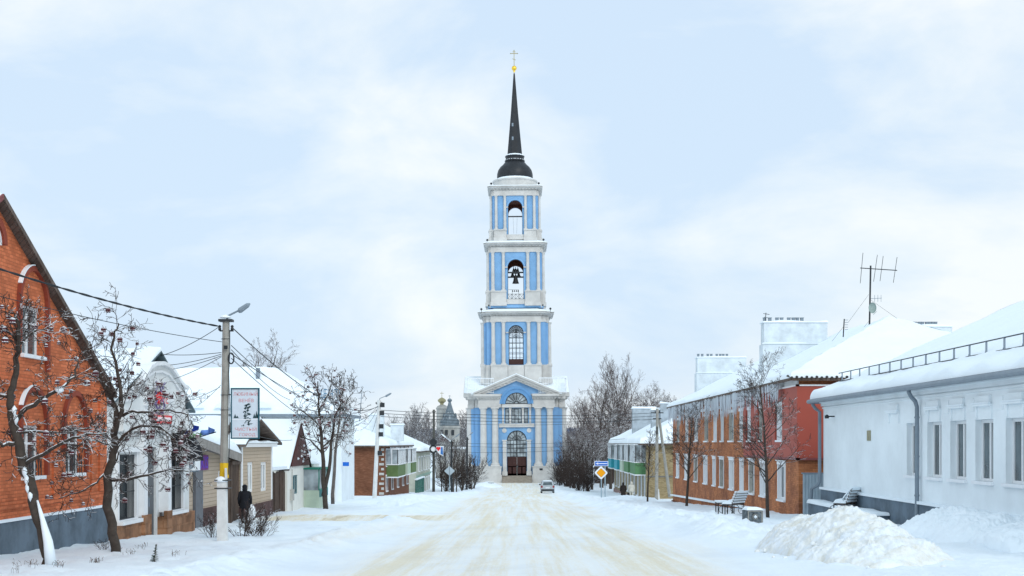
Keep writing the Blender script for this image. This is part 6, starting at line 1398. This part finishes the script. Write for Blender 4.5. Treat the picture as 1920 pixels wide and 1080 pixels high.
# fir sapling and dry stalks poking through the snow
X = (289-972)*29.5/2500; fz = G(X, 29.5); ft = thing('fir_sapling', 'tiny dark fir sapling sticking out of the foreground snow', 'tree', (X, 29.5, fz)); b = MB(); b.tube([(X, 29.5, fz-.1), (X+.02, 29.5, fz+.2), (X+.06, 29.5, fz+.42)], [.012, .01, .004], 5); part('trunk', b, 'bark', ft)
b = MB()
for k in range(150):
    f = R.random(); z = fz+.02+f*.38; a = R.random()*6.28; l = (.09*(1-f)+.02); c = Vector((X+.05*f, 29.5, z)); b.tube([c, c+Vector((cos(a)*l, sin(a)*l, R.uniform(-.03, .03)))], [.007, .002], 3)
part('crown', b, 'fir', ft)
b = MB()
for k in range(130):
    x, y = R.choice([(180, 1053), (180, 1053), (30, 1068), (60, 1066), (110, 1063), (240, 1040), (268, 1030), (330, 1045)]); x += R.gauss(0, 7); Y = 1.65/((y-830)/2500-.033)*R.uniform(.98, 1.02); X = (x-972)*Y/2500; z = G(X, Y); h = R.uniform(.04, .13)
    b.tube([(X, Y, z-.02), (X+R.gauss(0, .01), Y, z+h*.6), (X+R.gauss(0, .03), Y, z+h)], [.004, .003, .005], 3)
tag(part('dry_stalks', b, 'weed', loc=(-9, 28, -1)), 'scattered dry weed stalks poking through the left foreground snow', 'weeds', kind='stuff')

# ================================================================ PEOPLE
def skin(name, nodes, edges, m, parent, lev=2):
    me = bpy.data.meshes.new(name); off = wpos(parent); me.from_pydata([Vector(n[0])-off for n in nodes], edges, []); o = bpy.data.objects.new(name, me); COL.objects.link(o)
    md = o.modifiers.new('s', 'SKIN'); md.use_smooth_shade = True
    for i, n in enumerate(nodes):
        r_ = n[1]; me.skin_vertices[0].data[i].radius = (r_, r_) if not hasattr(r_, '__len__') else r_
    me.skin_vertices[0].data[0].use_root = True
    s_ = o.modifiers.new('u', 'SUBSURF'); s_.levels = lev; s_.render_levels = lev
    dg = bpy.context.evaluated_depsgraph_get(); nm = bpy.data.meshes.new_from_object(o.evaluated_get(dg)); nm.materials.clear(); nm.materials.append(M[m]); bpy.data.objects.remove(o)
    o = bpy.data.objects.new(name, nm); COL.objects.link(o); o.parent = parent; return o
def person(label, loc, H, rz, cloth, legs, coatlen, hood, bag=None, stride=.16, bulk=1.0):
    t = thing('person', label, 'person', loc); x, y, z = loc; k = H/1.75
    def V(a, b_, c): return (x+a*k, y+b_*k, z+c*k)
    nd = [(V(0, 0, .95), .13*k), (V(0, 0, 1.15), .12*k), (V(0, .01, 1.38), .145*k), (V(0, .02, 1.50), .06*k), (V(0, .01, 1.58), .075*k), (V(0, .02, 1.66), .085*k), (V(0, .0, 1.72), .05*k)]
    e = [(0, 1), (1, 2), (2, 3), (3, 4), (4, 5), (5, 6)]
    def add(p, r_, j): nd.append((V(*p), r_*k)); e.append((j, len(nd)-1)); return len(nd)-1
    for sx, s_ in ((-1, stride), (1, -stride*.7)):
        a = add((sx*.10, 0, .90), .095, 0); a = add((sx*.11, s_*.45, .50), .065, a); a = add((sx*.11, s_-.0, .12), .042, a); a = add((sx*.11, s_+.02, .05), .04, a); add((sx*.12, s_+.17, .03), .035, a)
        a = add((sx*.19, .0, 1.42), .065, 2); a = add((sx*.26, -s_*.35, 1.15), .052, a); a = add((sx*.27, -s_*.1+.06, .92), .038, a); a = add((sx*.27, -s_*.1+.08, .86), .034, a)
        for fi in range(4): add((sx*(.27+.012*(fi-1.5)), -s_*.1+.06+fi*.018, .76+.012*abs(fi-1.5)), .011, a)
        add((sx*.245, -s_*.1+.13, .82), .012, a)
    skin('body', nd, e, legs, t)
    # coat: lofted rings that follow torso; sleeves
    b = MB(); zs_ = [coatlen, coatlen+.12, .95, 1.12, 1.28, 1.40, 1.47, 1.51]; ws = [.24, .225, .20, .18, .205, .215, .15, .075]; ds = [.17, .165, .15, .135, .15, .145, .11, .07]
    zs_ = sorted(set(zs_)); n = 20
    for i, zz in enumerate(zs_):
        for j in range(n): a = 2*pi*j/n; b.v.append(V(ws[i]*bulk*cos(a)*(1+.03*sin(a*5+i)), ds[i]*bulk*sin(a)+.01, zz))
    for i in range(len(zs_)-1):
        for j in range(n): b.f.append((i*n+j, i*n+(j+1) % n, (i+1)*n+(j+1) % n, (i+1)*n+j))
    b.f.append(tuple(range(n-1, -1, -1)))
    for sx, s_ in ((-1, stride), (1, -stride*.7)): b.tube([V(sx*.14, 0, 1.44), V(sx*.21, 0, 1.40), V(sx*.27, -s_*.35, 1.15), V(sx*.275, -s_*.1+.06, .90)], [.07*k, .082*k, .068*k, .055*k], 10)
    part('coat', b, cloth, t, smooth=True)
    b = MB(); b.lathe(V(0, -.01, 1.50), [(.09*k, -.02*k), (.12*k, .03*k), (.112*k, .12*k), (.12*k, .2*k), (.085*k, .27*k), (.02*k, .295*k)], 14); part('hood', b, hood, t, smooth=True)
    b = MB(); b.lathe(V(0, .075, 1.6), [(.01, -.09*k), (.06*k, -.06*k), (.07*k, 0), (.06*k, .06*k), (.01, .09*k)], 10, 1, .8); b.lathe(V(0, .14, 1.58), [(.002, -.02*k), (.014*k, 0), (.002, .03*k)], 6); part('face', b, 'skin', t, smooth=True)
    for sx in (-1, 1):
        s_ = stride if sx < 0 else -stride*.7; b = MB(); b.tube([V(sx*.11, s_-.05, .02), V(sx*.115, s_+.06, .025), V(sx*.12, s_+.2, .02)], [.045*k, .052*k, .035*k], 8); b.tube([V(sx*.11, s_, .03), V(sx*.11, s_*.95, .25)], [.055*k, .06*k], 8); part('boot', b, 'black' if legs != 'creamcloth' else 'creamcloth', t, smooth=True)
    if bag:
        sx, m, w2, h2 = bag; b = MB(); c = V(sx*.3, .08, .55); n = 12
        b.lathe(c, [(.02, -h2), (w2*.8, -h2*.9), (w2, -h2*.3), (w2*.75, h2*.5), (w2*.2, h2)], n, 1, .7); b.tube([(c[0]-.03, c[1], c[2]+h2*.8), V(sx*.28, .07, .86), (c[0]+.03, c[1], c[2]+h2*.8)], .008, 5)
        bg_ = part('carried_bag', b, m, None, smooth=True, loc=(c[0], c[1], c[2]-h2)); tag(bg_, 'pale plastic bag held by the man in black' if m != 'black' else 'dark handbag held between the two walkers', 'bag')
    t.rotation_euler = (0, 0, rz); return t
q = P(459, 973, 57.0); person('person in black jacket and hood seen from behind near the beige annex', (q.x, q.y, G(q.x, q.y)+.02), 1.62, 0, 'black', 'black', .68, 'black', (1, 'signwhite', .19, .3), .1, 1.12)
q = P(1168.5, 940, 124); person('person in long dark brown coat walking away on the right pavement', (q.x, q.y, G0(q.x, q.y)+.03), 1.62, 0, 'dkbrown', 'black', .50, 'dkbrown', None, .08, 1.1)
q = P(1184, 941, 124); person('person in cream coat and trousers beside the dark coated walker', (q.x, q.y, G0(q.x, q.y)+.03), 1.68, 0, 'creamcloth', 'creamcloth', .80, 'creamcloth', (-1, 'black', .12, .2), .08, 1.15)

# ================================================================ CAR
q = P(1026.5, 921, 166); cz = G0(q.x, q.y)+.0; car = thing('parked_car', 'silver hatchback seen from behind near the tower steps', 'car', (q.x, q.y, cz)); cx, cy = q.x, q.y
prof = [(-.95, .25), (-.97, .55), (-.90, .95), (-.72, 1.4), (-.2, 1.48), (.6, 1.46), (1.3, 1.05), (2.4, .92), (2.75, .7), (2.8, .3), (2.6, .2), (-.8, .2)]
b = MB(); secs = [(-.86, .88, .96), (-.80, 1, 1), (.80, 1, 1), (.86, .88, .96)]; n = len(prof)
for X_, ky, kz in secs:
    for y_, z_ in prof:
        tum = (max(0, z_-.95)*.28)*(-1 if X_ > 0 else 1); b.v.append((cx+X_+tum, cy+.9+(y_-.9)*ky, cz+z_*kz))
for i in range(3):
    for j in range(n): a, c = i*n+j, i*n+(j+1) % n; b.f.append((a, c, c+n, a+n))
b.f.append(tuple(range(n-1, -1, -1))); b.f.append(tuple(3*n+j for j in range(n))); part('body', b, 'carpaint', car, smooth=False)
b = MB(); b.quad((cx-.60, cy-.905, cz+.99), (cx+.60, cy-.905, cz+.99), (cx+.52, cy-.745, cz+1.36), (cx-.52, cy-.745, cz+1.36)); part('rear_window', b, 'glass', car)
b = MB()
for sx in (-1, 1): b.quad((cx+sx*.85, cy-.4, cz+.98), (cx+sx*.85, cy+1.2, cz+.98), (cx+sx*.755, cy+.7, cz+1.38), (cx+sx*.755, cy-.3, cz+1.38))
part('side_window', b, 'glass', car)
for sx in (-1, 1):
    b = MB(); b.box(cx+sx*.72-.1, cx+sx*.72+.1, cy-.985, cy-.90, cz+.68, cz+.93); part('tail_light', b, mat('tail_light_red', (.35, .02, .02), .3), car)
    b = MB(); b.box(cx+sx*.95-.09, cx+sx*.95+.09, cy+.95, cy+1.1, cz+.95, cz+1.08); part('mirror', b, 'darkmetal', car)
    for yy in (-.35, 2.0):
        b = MB(); X_ = cx+sx*.74; b.v = []; k = 18
        for dx, r_ in ((-.1, .27), (-.1, .33), (.1, .33), (.1, .27)):
            for j in range(k): a = 2*pi*j/k; b.v.append((X_+dx, cy+yy+r_*cos(a), cz+.32+r_*sin(a)))
        b.f = [(i*k+j, i*k+(j+1) % k, (i+1)*k+(j+1) % k, (i+1)*k+j) for i in range(3) for j in range(k)]+[tuple(range(k-1, -1, -1)), tuple(range(3*k, 4*k))]; part('wheel', b, 'tyre', car)
b = MB(); b.box(cx-.8, cx+.8, cy-1.03, cy-.9, cz+.27, cz+.48); part('bumper', b, mat('dark_bumper', (.05, .055, .06), .6), car)
b = MB(); b.box(cx-.26, cx+.26, cy-1.0, cy-.96, cz+.60, cz+.71); part('number_plate', b, 'signwhite', car)
b = MB(); snowpatch(b, (cx-.55, cy-.2, cz+1.47), (cx+.55, cy-.2, cz+1.47), (cx+.55, cy+.6, cz+1.45), (cx-.55, cy+.6, cz+1.45), .06, fr=(1, 1, 1, 1), amp=.02); part('snow_cover', b, 'snow', car, smooth=True)

# ================================================================ OLD CHURCH IN THE HOLLOW, FAR WOODS
YCH = 330; sc_ = YCH/2500
ch = thing('old_church', 'old grey church with blue tent roof and gilded domes left of the tower', 'church', P(840, 900, YCH)); q = P(840, 900, YCH)
def X_(px): return (px-972)*sc_
def Z_(py): return EYE+(830-py)*sc_
b = MB(); wall(b, FF(YCH), X_(817), X_(872), Z_(905), Z_(842), [(X_(a), X_(a+4), Z_(868), Z_(852)) for a in (824, 835, 847, 857)], .4); b.box(X_(817), X_(872), YCH+.5, YCH+12, Z_(905), Z_(842)); part('nave_wall', b, 'church', ch)
b = MB(); b.lathe((X_(840), YCH+3, 0), [(2.95, Z_(850)), (2.95, Z_(803)), (3.2, Z_(802)), (3.2, Z_(798.5))], 8, ph=pi/8); part('belfry', b, 'church', ch)
for a in (828, 837, 849): b = MB(); b.fbox(FF(YCH-.0), X_(a)-.35, X_(a)+.35, Z_(816), Z_(806), -.05, .4); part('window', b, 'darkmetal', ch)
b = MB(); b.lathe((X_(842), YCH+3, 0), [(2.6, Z_(798)), (2.2, Z_(788)), (1.1, Z_(772)), (.45, Z_(757)), (.3, Z_(752))], 8, ph=pi/8); tr_ = part('tent_roof', b, 'tentblue', ch)
b = MB()
for z_, r_ in ((792, 2.2), (781, 1.55)):
    for k in range(8): a = k*pi/4+pi/8; b.lathe((X_(842)+r_*cos(a), YCH+3+r_*sin(a), Z_(z_)), [(.3, -.4), (.35, .3), (.01, 1.0)], 5)
part('dormer', b, 'tentblue', tr_)
b = MB(); b.lathe((X_(842), YCH+3, 0), [(.3, Z_(753)), (.6, Z_(751)), (.5, Z_(748)), (.05, Z_(745)), (.04, Z_(740))], 10); b.box(X_(842)-.35, X_(842)+.35, YCH+2.95, YCH+3.05, Z_(742), Z_(741.4)); part('small_dome', b, 'tentblue', ch)
b = MB(); b.lathe((X_(826), YCH+8, 0), [(1.5, Z_(850)), (1.5, Z_(766)), (1.7, Z_(765)), (1.3, Z_(760)), (.5, Z_(757))], 12); part('drum', b, 'church', ch)
b = MB(); b.lathe((X_(825), YCH+8, 0), [(.4, Z_(758)), (.5, Z_(754)), (1.0, Z_(751)), (1.05, Z_(748)), (.6, Z_(745)), (.06, Z_(743)), (.05, Z_(732))], 14); b.box(X_(825)-.5, X_(825)+.5, YCH+7.95, YCH+8.05, Z_(735.5), Z_(734.7)); part('gilded_dome', b, 'copper', ch)
b = MB(); b.prism([(X_(818), Z_(828)), (X_(846), Z_(828)), (X_(830), Z_(815))], FF(YCH-6), 0, 5); part('porch_gable', b, mat('brown_gable', (.10, .05, .045), .9), ch)
b = MB(); b.box(X_(820), X_(844), YCH-6, YCH-1, Z_(900), Z_(828)); part('porch_wall', b, 'church', ch)
b = MB(); b.box(X_(815), X_(874), YCH-.5, YCH+12.5, Z_(842), Z_(838)); b.prism([(X_(817), Z_(827)), (X_(830), Z_(813.5)), (X_(847), Z_(827)), (X_(847), Z_(828.5)), (X_(830), Z_(815)), (X_(817), Z_(828.5))], FF(YCH-6.3), 0, 5.3); part('roof_snow', b, 'snow', ch)
# far wooded ridge, a mass of crowns with air haze painted in
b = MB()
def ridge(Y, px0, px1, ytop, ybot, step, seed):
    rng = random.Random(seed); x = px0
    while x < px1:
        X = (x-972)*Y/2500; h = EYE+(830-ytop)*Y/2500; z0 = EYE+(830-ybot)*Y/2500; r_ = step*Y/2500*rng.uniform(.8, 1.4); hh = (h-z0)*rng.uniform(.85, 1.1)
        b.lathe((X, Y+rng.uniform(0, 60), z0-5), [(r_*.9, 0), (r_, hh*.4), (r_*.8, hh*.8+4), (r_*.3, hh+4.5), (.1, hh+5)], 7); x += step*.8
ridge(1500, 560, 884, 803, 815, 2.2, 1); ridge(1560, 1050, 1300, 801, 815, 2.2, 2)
tag(part('far_woods', b, 'farwood', loc=(0, 1500, 10)), 'wooded ridge on the far horizon, coloured blue for haze', 'woods', kind='stuff')
# low roofs showing through the right-hand stand
fh = thing('distant_cottage', 'dim brown cottage with snowy roof behind the trees right of the tower', 'house', (14, 235, -6)); b = MB(); X0, X1_ = (1070-972)*.094, (1112-972)*.094
shell(fh, X0, X1_, 235, 243, -8, EYE+(830-862)*.094, 'L', mat('dim_brown_boards', (.10, .07, .06), .9, .1), (), .2); roof(fh, X0, X1_, 235, 243, EYE+(830-862)*.094, EYE+(830-842)*.094, 'X', oh=.4, t=.3)
fh = thing('distant_shed', 'long low dark shed among tree trunks right of the tower', 'shed', (24, 225, -6)); b = MB(); X0, X1_ = (1118-972)*.09, (1150-972)*.09
shell(fh, X0, X1_, 225, 231, -8, EYE+(830-868)*.09, 'L', MC['dim_brown_boards'], (), .2); roof(fh, X0, X1_, 225, 231, EYE+(830-868)*.09, EYE+(830-852)*.09, 'X', oh=.4, t=.3)
